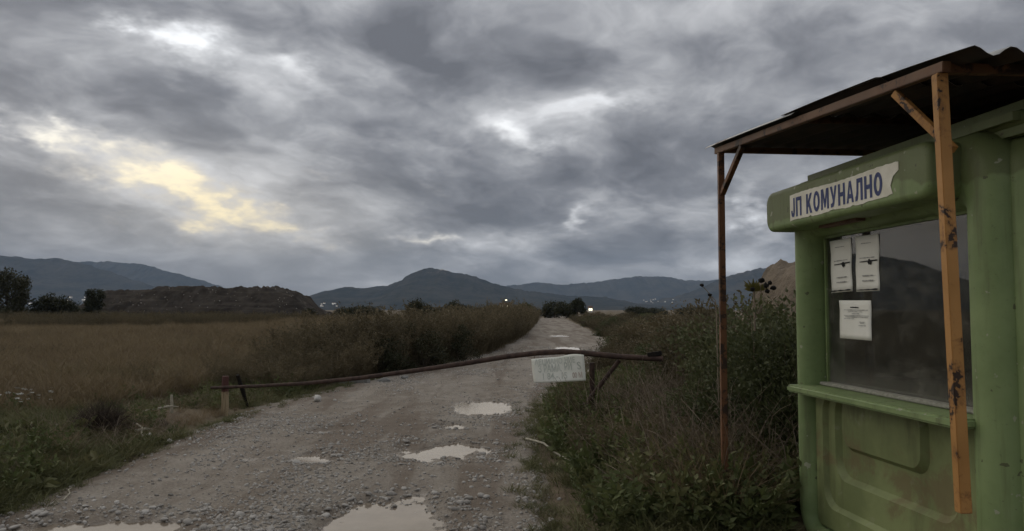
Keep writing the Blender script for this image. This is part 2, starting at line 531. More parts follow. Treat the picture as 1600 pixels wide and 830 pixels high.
def road_strip(y0, y1, ny, ns, name):
    ys = y0 * (y1 / y0) ** np.linspace(0, 1, ny) if y0 > 0 else np.linspace(y0, y1, ny)
    s = np.linspace(-1, 1, ns)
    Y = np.repeat(ys[:, None], ns, 1)
    X = road_x(Y) + s[None, :] * (road_w(Y) / 2 + .75)
    V = np.stack([X.ravel(), Y.ravel(), road_h(X, Y).ravel()], 1)
    i = np.arange(ns - 1)[None, :] + ns * np.arange(ny - 1)[:, None]
    F = np.stack([i, i + 1, i + ns + 1, i + ns], -1).reshape(-1, 4)
    return V, F
V1, F1 = road_strip(1.0, 228, 900, 150, 'r')
road = link('road', mesh_np('road', V1, F1, True), M['road'])
tag(road, 'potholed brown gravel road running to the horizon', kind='structure')

PLAB = ['round muddy puddle in the middle of the gravel road', 'large muddy puddle at the bottom edge beside loose stones', 'wide shallow puddle at the near verge of the road',
        'small pale puddle in the wheel track', 'long narrow puddle beneath the barrier sign', 'tiny puddle between two larger ones', 'thin wet patch in the far wheel track',
        'distant puddle behind the barrier', 'most distant puddle on the road']
for (cx, cy, a, b, dp), lab in zip(PUD, PLAB):
    n = 40
    V = [(0, 0, 0)] + [(a * 1.35 * math.cos(2 * math.pi * k / n), b * 1.35 * math.sin(2 * math.pi * k / n), 0) for k in range(n)]
    o = link('puddle', mesh_np('puddle', V, [(0, 1 + k, 1 + (k + 1) % n) for k in range(n)]), M['water'], loc=(cx, cy, WATER_Z))
    tag(o, lab, kind='structure')


def gz(x, y):
    return float(max(ground_h(np.array(x, float), np.array(y, float)), road_h(np.array(x, float), np.array(y, float)) if abs(x - road_x(y)) < road_w(y) / 2 + .75 else -9))

# ------------------------------------------------------------------ mountains and mounds
def mat_mountain(name, c1, c2, rock=None):
    m, nt, b = new_mat(name)
    co = nt.nodes.new('ShaderNodeNewGeometry').outputs['Position']
    x, y, z = sep(nt, co)
    n = noise(nt, co, .006, 8, .62); f = noise(nt, co, .03, 6, .65)
    c = mixc(nt, (n * .6 + f * .4).sstep(.4, .6), c1, c2)
    if rock:
        zr, lo, hi = rock
        mask = (n * 1.2 + f * .5 + (z - zr) * .004).sstep(lo, hi)
        c = mixc(nt, mask, c, (.30, .28, .25))
    setc(nt, b, c); b.inputs['Roughness'].default_value = 1.0; b.inputs['Specular IOR Level'].default_value = 0
    return m


def mountain(prof, D, depth, name, label, mat, rough=.10, seed=0, foot=.5, nu=480, nv=60):
    """ridge whose skyline follows (pixel x, pixel y) at forward distance D, with real slopes in front and behind"""
    px = np.array([p[0] for p in prof], float); py = np.array([p[1] for p in prof], float)
    X = (px - CX) / FPX * D; Hh = EYE + (HOR - py) / FPX * D * 1.0
    u = np.linspace(0, 1, nu); v = np.linspace(-1, 1, nv)
    xs = X[0] + (X[-1] - X[0]) * u
    h = np.interp(xs, X, Hh)
    k = np.exp(-np.linspace(-2, 2, 5) ** 2); k /= k.sum()
    h = np.convolve(np.pad(h, 2, mode='edge'), k, 'valid')
    U, Vv = np.meshgrid(xs, v)
    H = np.repeat(h[None, :], nv, 0)
    prof_v = np.where(Vv < 0, (1 + Vv) ** (1.5), (1 - Vv) ** 1.5)
    sc = 6.0 / depth
    gul = fbm(U * sc + seed, Vv * 2.2 + seed * 1.7, 6, .55)
    Z = H * prof_v * (1 + rough * 2.2 * gul * (np.abs(Vv) > .02) * np.minimum(1, np.abs(Vv) * 4)) + (prof_v * h.max() * rough * .15) * fbm(U * sc * 7, Vv * 15 + seed, 3) * np.minimum(1, np.abs(Vv) * 6)
    Z += h.max() * .035 * fbm(U * sc * 9 + seed, U * 0, 5, .62) * prof_v
    Yw = D + Vv * depth + depth * .12 * fbm(U * sc * 1.3 + 3 * seed, Vv * 0, 3) * (1 - np.abs(Vv))
    sx = Yw / D
    Vx = np.stack([(U * (1 + (sx - 1) * .0)).ravel(), Yw.ravel(), (np.maximum(Z, -3) - 2.0 * (np.abs(Vv) > .99)).ravel()], 1)
    i = np.arange(nu - 1)[None, :] + nu * np.arange(nv - 1)[:, None]
    F = np.stack([i, i + 1, i + nu + 1, i + nu], -1).reshape(-1, 4)
    o = link(name, mesh_np(name, Vx, F, True), mat)
    return tag(o, label, kind='structure')


MT1 = mat_mountain('forested_slope', (.026, .030, .027), (.070, .066, .054))
MT2 = mat_mountain('forested_rocky_slope', (.020, .024, .020), (.060, .057, .046), (200, .95, 1.08))
mountain([(-420, 470), (-200, 400), (-60, 385), (0, 398), (50, 402), (90, 403), (140, 414), (190, 430), (250, 449), (330, 470), (420, 484)], 5200, 1500, 'mountain', 'long blue ridge sloping down behind the dark tree', MT1, seed=1)
mountain([(-60, 470), (40, 425), (110, 409), (170, 407), (220, 411), (270, 424), (310, 436), (345, 448), (420, 466), (520, 482), (600, 486)], 7200, 1500, 'mountain', 'paler ridge behind the landfill mound', MT1, seed=2)
mountain([(400, 484), (450, 474), (480, 462), (510, 452), (545, 447), (565, 449), (600, 445), (630, 435), (655, 423), (668, 417.5), (674, 417), (690, 421), (720, 427), (745, 432), (770, 442), (800, 451), (850, 457), (890, 462), (940, 463), (985, 473), (1060, 482), (1120, 486)], 4300, 1300, 'mountain', 'dark rocky peak in the middle of the horizon', MT2, seed=3, rough=.13)
mountain([(640, 474), (720, 460), (790, 447), (840, 440), (870, 444), (920, 441), (960, 435), (1000, 431), (1035, 431), (1070, 437), (1110, 438), (1160, 430), (1300, 432), (1500, 460)], 7400, 1500, 'mountain', 'pale cloud-capped ridge far behind the road', MT1, seed=4)
mountain([(940, 484), (1000, 474), (1060, 462), (1085, 452), (1110, 440), (1140, 430), (1170, 421), (1195, 416), (1230, 417), (1300, 405), (1420, 415), (1600, 440), (1800, 470)], 5000, 1400, 'mountain', 'blue mountain rising behind the bramble and kiosk', MT1, seed=5)


def mat_landfill(name, a, b_, c_):
    m, nt, b = new_mat(name)
    co = nt.nodes.new('ShaderNodeNewGeometry').outputs['Position']
    x, y, z = sep(nt, co)
    n = noise(nt, co, .25, 6, .62); s = noise(nt, comb(nt, x * .06, y * .06, z * 1.1), 1.0, 5, .6); f = noise(nt, co, 2.2, 5, .7)
    c = mixc(nt, n.sstep(.35, .65), a, b_)
    c = mixc(nt, s.sstep(.5, .62) * .6, c, c_)
    c = mixc(nt, f.sstep(.66, .74) * .5, c, (.30, .27, .23))
    setc(nt, b, c); b.inputs['Roughness'].default_value = .95; b.inputs['Specular IOR Level'].default_value = .1
    bump(nt, b, f + n, .7, .25)
    return m


def mound_mesh(prof, D, depth, name, mat, seed, amp, nu=200, nv=60, gully=1.0):
    px = np.array([p[0] for p in prof], float); py = np.array([p[1] for p in prof], float)
    X = (px - CX) / FPX * D; Hh = EYE + (HOR - py) / FPX * D
    xs = np.linspace(X[0], X[-1], nu); h = np.maximum(np.interp(xs, X, Hh), 0)
    v = np.linspace(-1, 1, nv)
    U, Vv = np.meshgrid(xs, v)
    pv = np.clip((1 - np.abs(Vv)) / .55, 0, 1) ** .8
    rel = fbm(U * .22 * gully + seed, Vv * depth * .22 * gully, 5, .6)
    Z = h[None, :] * pv + amp * rel * np.minimum(pv * 3, 1) - .25 * (1 - np.minimum(pv * 4, 1))
    V = np.stack([U.ravel(), (D + Vv * depth).ravel(), Z.ravel()], 1)
    i = np.arange(nu - 1)[None, :] + nu * np.arange(nv - 1)[:, None]
    F = np.stack([i, i + 1, i + nu + 1, i + nu], -1).reshape(-1, 4)
    return link(name, mesh_np(name, V, F, True), mat)


mo = mound_mesh([(140, 495), (150, 488), (165, 474), (182, 459), (205, 457), (250, 457), (262, 451), (300, 450), (420, 452), (426, 448), (432, 452), (455, 459), (475, 468), (488, 480), (500, 488), (510, 495)], 190, 16, 'landfill_mound',
                mat_landfill('landfill_soil', (.028, .023, .018), (.056, .047, .038), (.080, .068, .055)), 3, 1.1, 300, 90, 1.8)
tag(mo, 'flat-topped brown landfill mound at the far edge of the field', kind='structure')
mo2 = mound_mesh([(1178, 592), (1190, 520), (1198, 480), (1205, 448), (1213, 430), (1228, 415), (1260, 409), (1330, 405), (1420, 412), (1520, 440), (1580, 495), (1640, 592)], 19, 3.2, 'earth_mound',
                 mat_landfill('sandy_earth', (.13, .108, .082), (.21, .172, .130), (.30, .26, .205)), 9, .38, 200, 80, 6.0)
tag(mo2, 'tan heap of bare earth behind the kiosk', kind='structure')

MOUND_V = np.array([v.co[:] for v in mo.data.vertices])
# ------------------------------------------------------------------ haze over the plain
hm = bpy.data.materials.new('haze_air'); hm.use_nodes = True
hnt = hm.node_tree; hnt.nodes.clear()
ho = hnt.nodes.new('ShaderNodeOutputMaterial'); hv = hnt.nodes.new('ShaderNodeVolumePrincipled')
hv.inputs['Color'].default_value = (.56, .74, 1.0, 1); hv.inputs['Density'].default_value = 0.000060; hv.inputs['Anisotropy'].default_value = 0.0
hnt.links.new(hv.outputs[0], ho.inputs['Volume'])
hb = MB().box((-9500, -60, -6), (9500, 9600, 640)).build('haze', hm)
tag(hb, 'thin blue evening haze over the plain', kind='stuff')

# ------------------------------------------------------------------ kiosk
KO = Vector((1.97, 5.60, 0.0)); KA = math.atan2(-.9946, .104)
KM = Matrix.Translation(KO) @ Matrix.Rotation(KA, 4, 'Z')
KI = KM.inverted()


def face(px, py, yl):
    """kiosk-local (x, z) where a photo pixel meets the plane local y = yl"""
    o = KI @ Vector((0, 0, EYE)); r = KI.to_3x3() @ ray(px, py)
    t_ = (yl - o.y) / r.y
    p = o + r * t_
    return p.x, p.z


def mat_kiosk():
    m, nt, b = new_mat('green_paint')
    co = objco(nt, 'Object'); x, y, z = sep(nt, co)
    big = noise(nt, co, 1.7, 5, .6); mid = noise(nt, co, 7, 6, .62); fine = noise(nt, co, 45, 4, .65)
    streak = noise(nt, comb(nt, x * 14, y * 14, z * 1.1), 1.0, 5, .62)
    c = mixc(nt, big.sstep(.35, .65), (.152, .212, .082), (.215, .288, .122))
    c = mixc(nt, mid.sstep(.5, .75) * .45, c, (.24, .30, .15))
    c = mixc(nt, streak.sstep(.50, .70) * .60, c, (.105, .118, .052))
    # darker green on the roof edge and hood, ending in a ragged line
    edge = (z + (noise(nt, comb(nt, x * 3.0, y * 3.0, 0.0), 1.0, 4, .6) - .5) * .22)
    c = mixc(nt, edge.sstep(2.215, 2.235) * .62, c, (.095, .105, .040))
    c = mixc(nt, fine.sstep(.60, .74) * .40, c, (.075, .072, .040))
    chip = noise(nt, co, 16, 3, .5)
    c = mixc(nt, chip.sstep(.69, .71) * .8, c, (.33, .34, .25))
    c = mixc(nt, chip.sstep(.31, .29) * .7, c, (.06, .05, .03))
    setc(nt, b, c)
    rr = mid * .25 + .42
    nt.links.new(rr.s, b.inputs['Roughness']); b.inputs['Specular IOR Level'].default_value = .35
    bump(nt, b, mid * .6 + fine * .4, .18, .006)
    return m


def mat_panel():
    m, nt, b = new_mat('stained_green_paint')
    co = objco(nt, 'Object'); x, y, z = sep(nt, co)
    big = noise(nt, co, 2.1, 5, .6); mid = noise(nt, co, 8, 6, .62); st = noise(nt, co, 3.3, 6, .68, .4)
    streak = noise(nt, comb(nt, x * 7, y * 3, z * 1.3), 1.0, 6, .66)
    c = mixc(nt, big.sstep(.35, .65), (.160, .190, .078), (.225, .262, .112))
    c = mixc(nt, streak.sstep(.48, .74) * .55, c, (.090, .098, .042))
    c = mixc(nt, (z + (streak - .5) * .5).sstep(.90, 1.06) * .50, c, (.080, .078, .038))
    rs = (st * 1.3 + (z - .62)._m('ABSOLUTE') * -1.1).sstep(.50, .72)
    c = mixc(nt, rs * .60, c, (.15, .098, .052))
    c = mixc(nt, (mid.sstep(.60, .72)) * .35, c, (.30, .31, .22))
    setc(nt, b, c); b.inputs['Roughness'].default_value = .6; b.inputs['Specular IOR Level'].default_value = .3
    bump(nt, b, mid, .2, .006)
    return m


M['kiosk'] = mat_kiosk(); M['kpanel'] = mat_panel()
M['inside'] = mat_simple('dark_interior', (.045, .046, .042), (.075, .076, .069), 5, .9, 0)
M['inside_frame'] = mat_simple('grey_door_frame', (.16, .16, .15), (.22, .22, .205), 12, .7, 0)
M['rust'] = mat_simple('rusty_steel', (.030, .016, .010), (.085, .042, .022), 22, .85, .5)
M['beam_rust'] = mat_simple('dark_red_rusty_pipe', (.034, .021, .017), (.080, .050, .038), 14, .8, .5)
M['silicone'] = mat_simple('dusty_sill', (.22, .22, .18), (.36, .35, .30), 40, .9, .3)


def mat_glass():
    m, nt, b = new_mat('dusty_window_glass')
    nt.nodes.remove(b)
    o = [n for n in nt.nodes if n.type == 'OUTPUT_MATERIAL'][0]
    tr = nt.nodes.new('ShaderNodeBsdfTransparent'); tr.inputs[0].default_value = (.62, .65, .60, 1)
    gl = nt.nodes.new('ShaderNodeBsdfGlossy'); gl.inputs['Roughness'].default_value = .012; gl.inputs[0].default_value = (.9, .9, .9, 1)
    df = nt.nodes.new('ShaderNodeBsdfDiffuse'); df.inputs[0].default_value = (.30, .29, .25, 1)
    fr = nt.nodes.new('ShaderNodeFresnel'); fr.inputs[0].default_value = 1.6
    m1 = nt.nodes.new('ShaderNodeMixShader'); nt.links.new(fr.outputs[0], m1.inputs[0])
    nt.links.new(tr.outputs[0], m1.inputs[1]); nt.links.new(gl.outputs[0], m1.inputs[2])
    co = objco(nt, 'Object'); x, y, z = sep(nt, co)
    n = noise(nt, co, 6, 6, .65); sp = noise(nt, co, 60, 3, .6)
    sm = noise(nt, comb(nt, x * 2.2, y, z * 7.0), 1.0, 5, .65, .6)
    dust = (n.sstep(.45, .75) * .12 + sm.sstep(.52, .70) * .12 + sp.sstep(.64, .70) * .20 + z.sstep(1.30, 1.09) * .20 + .075)
    m2 = nt.nodes.new('ShaderNodeMixShader'); nt.links.new(dust.s, m2.inputs[0])
    nt.links.new(m1.outputs[0], m2.inputs[1]); nt.links.new(df.outputs[0], m2.inputs[2]); nt.links.new(m2.outputs[0], o.inputs[0])
    return m


M['glass'] = mat_glass()


def rrect(x0, x1, z0, z1, r, n=8):
    pts = []
    r = min(r, (x1 - x0) / 2 - .001, (z1 - z0) / 2 - .001)
    for cx, cz, a0 in ((x1 - r, z1 - r, 0), (x0 + r, z1 - r, 90), (x0 + r, z0 + r, 180), (x1 - r, z0 + r, 270)):
        for k in range(n + 1):
            a = R(a0 + 90 * k / n); pts.append((cx + r * math.cos(a), cz + r * math.sin(a)))
    return pts


def loft(name, loops, mat, parent, fill_last=True, fill_first=False, sharp=35):
    """loops of (x, z) point lists with a y each, equal counts"""
    v, f = [], []
    n = len(loops[0][0])
    for pts, y in loops: v += [(p[0], y, p[1]) for p in pts]
    for i in range(len(loops) - 1):
        for k in range(n):
            a, b = i * n + k, i * n + (k + 1) % n
            f.append((a, b, b + n, a + n))
    if fill_last: f.append(tuple((len(loops) - 1) * n + k for k in range(n)))
    if fill_first: f.append(tuple(range(n)))
    me = bpy.data.meshes.new(name); me.from_pydata(v, [], f); me.update()
    bm = bmesh.new(); bm.from_mesh(me); bmesh.ops.recalc_face_normals(bm, faces=bm.faces)
    bm.to_mesh(me); bm.free()
    me.polygons.foreach_set('use_smooth', np.ones(len(me.polygons), bool))
    me.set_sharp_from_angle(angle=R(sharp))
    return link(name, me, mat, parent)


kiosk = empty('kiosk', KO, KA)
tag(kiosk, 'green moulded plastic kiosk with a big dark window and counter', 'kiosk')


def ring(name, ob, ib, ro, ri, y_back, y_front, mat, parent, seg=10):
    """frame with a rounded section from outer bounds ob to inner bounds ib (x0,x1,z0,z1)"""
    loops = [(rrect(*ob, ro), y_back)]
    for k in range(seg + 1):
        a = math.pi * k / seg
        t_ = (1 - math.cos(a)) / 2
        yy = y_front + (y_back * .55 - y_front) * (1 - math.sin(a) ** .7)
        bb = [ob[j] + (ib[j] - ob[j]) * t_ for j in range(4)]
        loops.append((rrect(*bb, ro + (ri - ro) * t_), yy))
    loops.append((rrect(*ib, ri), y_back))
    return loft(name, loops, mat, parent, fill_last=False, sharp=50)


KW, KD = 2.04, 2.13
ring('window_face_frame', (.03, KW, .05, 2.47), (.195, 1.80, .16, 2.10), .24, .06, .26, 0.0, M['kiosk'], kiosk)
# the other three faces carry the same moulded frame
def side_ring(name, M4):
    o = ring(name, (0, 2.02, .05, 2.47), (.17, 1.85, .16, 2.10), .24, .06, .26, 0.0, M['kiosk'], kiosk)
    o.data.transform(M4)
    return o
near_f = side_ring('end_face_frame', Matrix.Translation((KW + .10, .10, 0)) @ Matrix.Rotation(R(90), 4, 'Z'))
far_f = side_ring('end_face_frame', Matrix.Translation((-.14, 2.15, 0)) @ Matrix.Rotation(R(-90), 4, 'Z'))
# infill of the near and far end faces
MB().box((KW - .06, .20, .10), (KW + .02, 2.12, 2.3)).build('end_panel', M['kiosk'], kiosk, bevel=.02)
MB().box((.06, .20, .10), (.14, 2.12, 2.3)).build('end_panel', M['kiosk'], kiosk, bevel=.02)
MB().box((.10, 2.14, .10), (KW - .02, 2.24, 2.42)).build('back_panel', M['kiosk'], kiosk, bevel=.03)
MB().box((.08, .22, .08), (KW, 2.2, .13)).build('floor_panel', M['inside'], kiosk)
MB().box((.145, .23, 2.31), (KW - .045, 2.13, 2.35)).build('ceiling_panel', M['inside'], kiosk)
# dark lining of the cabin, with a door frame on the back wall seen through the glass
MB().box((.15, 2.06, .14), (KW - .05, 2.10, 2.30)).build('inner_wall', M['inside'], kiosk)
fr = MB()
for a, b in (((.30, 2.01, .5), (.38, 2.05, 2.2)), ((1.75, 2.01, .5), (1.83, 2.05, 2.2)), ((.38, 2.01, 1.08), (1.75, 2.05, 1.16))): fr.box(a, b)
fr.build('inner_door_frame', M['inside_frame'], kiosk)
cf = MB(); cf.box((.33, .21, 1.10), (.40, .235, 2.10)); cf.box((.40, .21, 1.155), (1.83, .235, 1.18)); cf.box((.40, .21, 2.02), (1.83, .235, 2.10))
cf.build('inner_window_frame', M['inside_frame'], kiosk)
# roof cap, set back, and the sign hood over the window
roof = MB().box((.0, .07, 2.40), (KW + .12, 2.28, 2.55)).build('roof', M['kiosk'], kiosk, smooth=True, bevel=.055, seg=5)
HB = (-.03, 1.84, 2.145, 2.425)
def ins(b_, d): return (b_[0] + d, b_[1] - d, b_[2] + d, b_[3] - d)
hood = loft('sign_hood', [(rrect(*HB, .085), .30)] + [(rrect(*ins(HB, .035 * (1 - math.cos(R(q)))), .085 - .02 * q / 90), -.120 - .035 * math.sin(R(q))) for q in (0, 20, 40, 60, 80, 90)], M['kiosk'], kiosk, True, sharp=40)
lamp_strip = MB().box((.50, -.03, 2.128), (.95, .03, 2.146)).build('rusty_strip', mat_simple('flaking_brown_paint', (.10, .06, .04), (.17, .11, .075), 20, .8, .2), hood)
# counter shelf
shelf = MB().box((.125, -.095, 1.040), (1.885, .185, 1.088)).build('counter_shelf', M['kiosk'], kiosk, smooth=True, bevel=.012, seg=3)
MB().box((.21, .10, 1.091), (1.83, .17, 1.112)).build('sill', M['silicone'], kiosk, bevel=.006)
# window
wf = MB(); wf.box((.215, .150, 1.113), (.235, .185, 2.10)); wf.box((1.81, .150, 1.113), (1.83, .185, 2.10)); wf.box((.235, .150, 2.085), (1.81, .185, 2.10))
wfo = wf.build('window_frame', M['kiosk'], kiosk)
MB().box((.233, .165, 1.110), (1.812, .171, 2.088)).build('window_pane', M['glass'], wfo)
# lower front panel with its nested mouldings
B0 = (.19, 1.84, .155, 1.045)
def bnd(x0, x1, z0): return (x0, x1, z0, 1.043)
lo = [(rrect(*B0, .06), .12), (rrect(*bnd(.20, 1.83, .17), .06), .075), (rrect(*bnd(.29, 1.75, .30), .13), .075), (rrect(*bnd(.315, 1.725, .325), .12), .105),
      (rrect(*bnd(.395, 1.60, .50), .13), .105), (rrect(*bnd(.425, 1.57, .53), .12), .140), (rrect(*bnd(.46, 1.33, .70), .10), .140), (rrect(*bnd(.485, 1.30, .73), .09), .105), (rrect(.55, 1.22, .80, 1.03, .06), .100)]
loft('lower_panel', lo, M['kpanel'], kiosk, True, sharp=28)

# torn sign sticker on the hood: strips with a ragged lower edge, and the blue letters on top
M['sticker'] = mat_simple('torn_white_sticker', (.66, .64, .53), (.80, .78, .68), 9, .7, .15)
M['ink'] = mat_simple('blue_lettering', (.028, .042, .13), (.045, .065, .18), 14, .6, 0)
sx0, sz0a = face(1235, 345, -.157)
sx1, _ = face(1405, 300, -.157)
top = []; bot = []
random.seed(4)
NS = 44
for k in range(NS + 1):
    f_ = k / NS; x = sx0 + (sx1 - sx0) * f_
    top.append((x, 2.358 + .004 * math.sin(9 * f_) + random.uniform(-.002, .002)))
    zb = 2.188 + .004 * math.sin(f_ * 17) + random.choice((-.004, 0, .001, .003, .012)) * random.random()
    if f_ > .90: zb += (f_ - .90) / .10 * .03
    bot.append((x, zb))
# notch torn from the near end
verts = [(x, -.1572, z) for x, z in top] + [(x, -.1572, z) for x, z in bot]
tear = [(sx1 - .055, 2.20), (sx1 - .075, 2.245), (sx1 - .05, 2.29), (sx1, 2.315)]
fcs = [(k, k + 1, NS + 2 + k, NS + 1 + k) for k in range(NS - 3)]
me = bpy.data.meshes.new('sticker')
b0 = len(verts); verts += [(x, -.1572, z) for x, z in tear]
fcs.append(tuple(range(NS - 3, NS + 1)) + (b0 + 3, b0 + 2, b0 + 1, b0, NS + 1 + NS - 3))
me.from_pydata(verts, [], fcs); me.update()
sol = link('sign_sticker', me, M['sticker'], kiosk); sol['label'] = 'torn white sticker with the kiosk name in blue letters'
md = sol.modifiers.new('thickness', 'SOLIDIFY'); md.thickness = .0016; md.offset = 0


def text_mesh(body, name, mat, parent, height, width, org, offset=.0, yl=-.16, spacing=1.0):
    """flat lettering in the local x-z plane, facing -y, fitted to width x height from org (x, z)"""
    cu = bpy.data.curves.new(name, 'FONT'); cu.body = body; cu.size = 1.0; cu.offset = offset; cu.resolution_u = 3; cu.space_character = spacing
    tmp = bpy.data.objects.new('tmp', cu); C.objects.link(tmp)
    dg = bpy.context.evaluated_depsgraph_get(); dg.update()
    me = bpy.data.meshes.new_from_object(tmp.evaluated_get(dg)); me.name = name
    bpy.data.objects.remove(tmp); bpy.data.curves.remove(cu)
    if len(me.vertices) == 0: return None
    v = np.empty(len(me.vertices) * 3, np.float32); me.vertices.foreach_get('co', v); v = v.reshape(-1, 3)
    lo_, hi_ = v.min(0), v.max(0)
    u = (v[:, 0] - lo_[0]) / (hi_[0] - lo_[0]) * width + org[0]
    w = (v[:, 1] - lo_[1]) / (hi_[1] - lo_[1]) * height + org[1]
    nv = np.stack([u, np.full_like(u, yl), w], 1).astype(np.float32)
    me.vertices.foreach_set('co', nv.ravel()); me.update()
    me.materials.clear()
    return link(name, me, mat, parent)


GLYPH = {'Ј': [[(.60, 1), (1, 1), (1, .30), (.90, .10), (.68, 0), (.36, 0), (.10, .09), (0, .26), (.0, .36), (.36, .36), (.40, .24), (.50, .20), (.58, .25), (.60, .34)]],
         'П': [[(0, 0), (0, 1), (1, 1), (1, 0), (.70, 0), (.70, .80), (.30, .80), (.30, 0)]],
         'К': [[(0, 0), (0, 1), (.30, 1), (.30, .62), (.64, 1), (1, 1), (.57, .55), (1, 0), (.65, 0), (.38, .37), (.30, .28), (.30, 0)]],
         'М': [[(0, 0), (0, 1), (.32, 1), (.50, .45), (.68, 1), (1, 1), (1, 0), (.77, 0), (.77, .66), (.58, .08), (.42, .08), (.23, .66), (.23, 0)]],
         'У': [[(0, 1), (.32, 1), (.54, .52), (.70, 1), (1, 1), (.64, .16), (.52, .04), (.36, 0), (.10, 0), (.10, .19), (.28, .19), (.36, .24), (.40, .32)]],
         'Н': [[(0, 0), (0, 1), (.30, 1), (.30, .60), (.70, .60), (.70, 1), (1, 1), (1, 0), (.70, 0), (.70, .40), (.30, .40), (.30, 0)]],
         'А': [[(0, 0), (.36, 1), (.5, 1), (.5, .74), (.394, .40), (.332, .20), (.27, 0)], [(1, 0), (.73, 0), (.668, .20), (.606, .40), (.5, .74), (.5, 1), (.64, 1)], [(.332, .20), (.394, .40), (.606, .40), (.668, .20)]],
         'Л': [[(0, 0), (0, .20), (.10, .24), (.17, .45), (.20, 1), (1, 1), (1, 0), (.70, 0), (.70, .80), (.46, .80), (.42, .32), (.34, .08), (.22, 0)]]}
def ring_glyph(n=22):
    o_ = [(.5 + .5 * math.cos(2 * math.pi * k / n), .5 + .51 * math.sin(2 * math.pi * k / n)) for k in range(n)]
    i_ = [(.5 + .20 * math.cos(2 * math.pi * k / n), .5 + .31 * math.sin(2 * math.pi * k / n)) for k in range(n)]
    return [[o_[k], o_[(k + 1) % n], i_[(k + 1) % n], i_[k]] for k in range(n)]
GLYPH['О'] = ring_glyph()
word = 'ЈП КОМУНАЛНО'; wid = {'Ј': .66, 'М': 1.22, ' ': .42, 'О': 1.05}
tot = sum(wid.get(ch, 1.0) for ch in word) + .20 * (len(word) - 1)
unit_w = (sx1 - sx0) * .865 / tot; xx = sx0 + .02
for ch in word:
    w_ = wid.get(ch, 1.0) * unit_w
    if ch != ' ':
        mb = MB()
        for poly in GLYPH[ch]: mb.add([(xx + q[0] * w_, -.1594, 2.208 + q[1] * .126) for q in poly], [tuple(range(len(poly)))])
        me = bpy.data.meshes.new('letter'); me.from_pydata(mb.v, [], mb.f); me.update(); link('letter', me, M['ink'], sol)
    xx += w_ + .20 * unit_w

# three paper notices taped inside the glass
M['paper'] = mat_simple('notice_paper', (.78, .78, .70), (.86, .86, .79), 4, .8, .1)
M['print'] = mat_simple('grey_print', (.28, .28, .27), (.42, .42, .40), 60, .8, 0)
M['black_print'] = mat_simple('black_print', (.012, .012, .012), (.03, .03, .03), 60, .8, 0)


def notice(quad, label, kind):
    yl = .1632
    q = [face(px, py, yl) for px, py in quad]       # tl tr br bl
    o = empty('paper_notice', KM @ Vector((q[3][0], yl, q[3][1])), KA)
    tag(o, label, 'notice', 'paper notices taped to the kiosk window')
    ox, oz = q[3]
    q = [(a - ox, b - oz) for a, b in q]
    def at(f, g): 
        tx, tz = q[0][0] + (q[1][0] - q[0][0]) * f, q[0][1] + (q[1][1] - q[0][1]) * f
        bx, bz = q[3][0] + (q[2][0] - q[3][0]) * f, q[3][1] + (q[2][1] - q[3][1]) * f
        return bx + (tx - bx) * g, bz + (tz - bz) * g
    n = 8; V = []; F = []
    for j in range(n + 1):
        for i in range(n + 1):
            x, z = at(i / n, j / n); 
            V.append((x + (.003 * math.sin(j * 1.3) if i in (0, n) and kind == 'tall' else 0), -.0025 * (1 + math.sin(j * .9 + i * .7)) * (j / n), z))
    for j in range(n):
        for i in range(n): F.append((j * (n + 1) + i, j * (n + 1) + i + 1, (j + 1) * (n + 1) + i + 1, (j + 1) * (n + 1) + i))
    me = mesh_np('sheet', V, F, True); sh = link('sheet', me, M['paper'], o)
    md = sh.modifiers.new('thickness', 'SOLIDIFY'); md.thickness = .0006
    def line(f0, f1, g, th, mat, name='print_line'):
        m = MB(); x0, z0 = at(f0, g); x1, z1 = at(f1, g)
        top_, bot_ = [], []
        for k in range(13):                      # a printed line reads as one ragged strip at this size
            f = k / 12; h = th * random.uniform(.35, 1.1)
            top_.append((x0 + (x1 - x0) * f, -.0068, z0 + (z1 - z0) * f + h / 2)); bot_.append((x0 + (x1 - x0) * f, -.0068, z0 + (z1 - z0) * f - h / 2))
        m.add(top_ + bot_, [(k + 13, k + 14, k + 1, k) for k in range(12)])
        m.build(name, mat, sh)
    if kind == 'tall':
        line(.27, .70, .86, .006, M['print']); line(.2, .85, .60, .006, M['print']); line(.3, .78, .28, .008, M['print']); line(.3, .78, .19, .009, M['print']); line(.04, .96, .03, .010, M['black_print'])
        m = MB(); cx, cz = at(.64, .52); V = [(cx, -.0070, cz)]
        for k in range(20):
            a = 2 * math.pi * k / 20; rr = 1 + .25 * random.uniform(-1, 1)
            V.append((cx + .022 * rr * math.cos(a), -.0070, cz + .017 * rr * math.sin(a)))
        m.add(V, [(0, 1 + k, 1 + (k + 1) % 20) for k in range(20)])
        xa, za = at(.2, .53); xb, zb = at(.95, .545)
        m.add([(xa, -.0069, za - .002), (xb, -.0069, zb - .005), (xb, -.0069, zb + .004), (xa, -.0069, za + .003)], [(0, 1, 2, 3)])
        m.build('black_mark', M['black_print'], sh)
    else:
        line(.38, .64, .82, .008, M['black_print'])
        for g, a, b in ((.755, .18, .92), (.71, .3, .75), (.66, .42, .66), (.61, .18, .95), (.575, .2, .92), (.53, .18, .5), (.45, .66, .82), (.42, .68, .8), (.36, .64, .86)): line(a, b, g, .005, M['print'])
    return o


random.seed(11)
notice([(1297.5, 377.5), (1330, 371.5), (1332, 455), (1299.5, 458)], 'narrow white notice with a black mark, nearer the kiosk sign start', 'tall')
notice([(1337, 370), (1373.5, 365.5), (1374.5, 454.5), (1338, 456)], 'narrow white notice with a black mark, above and beside the printed sheet', 'tall')
notice([(1312, 469.5), (1361.5, 469.5), (1362, 532.5), (1312.5, 528.5)], 'square printed white sheet taped below the two narrow notices', 'square')

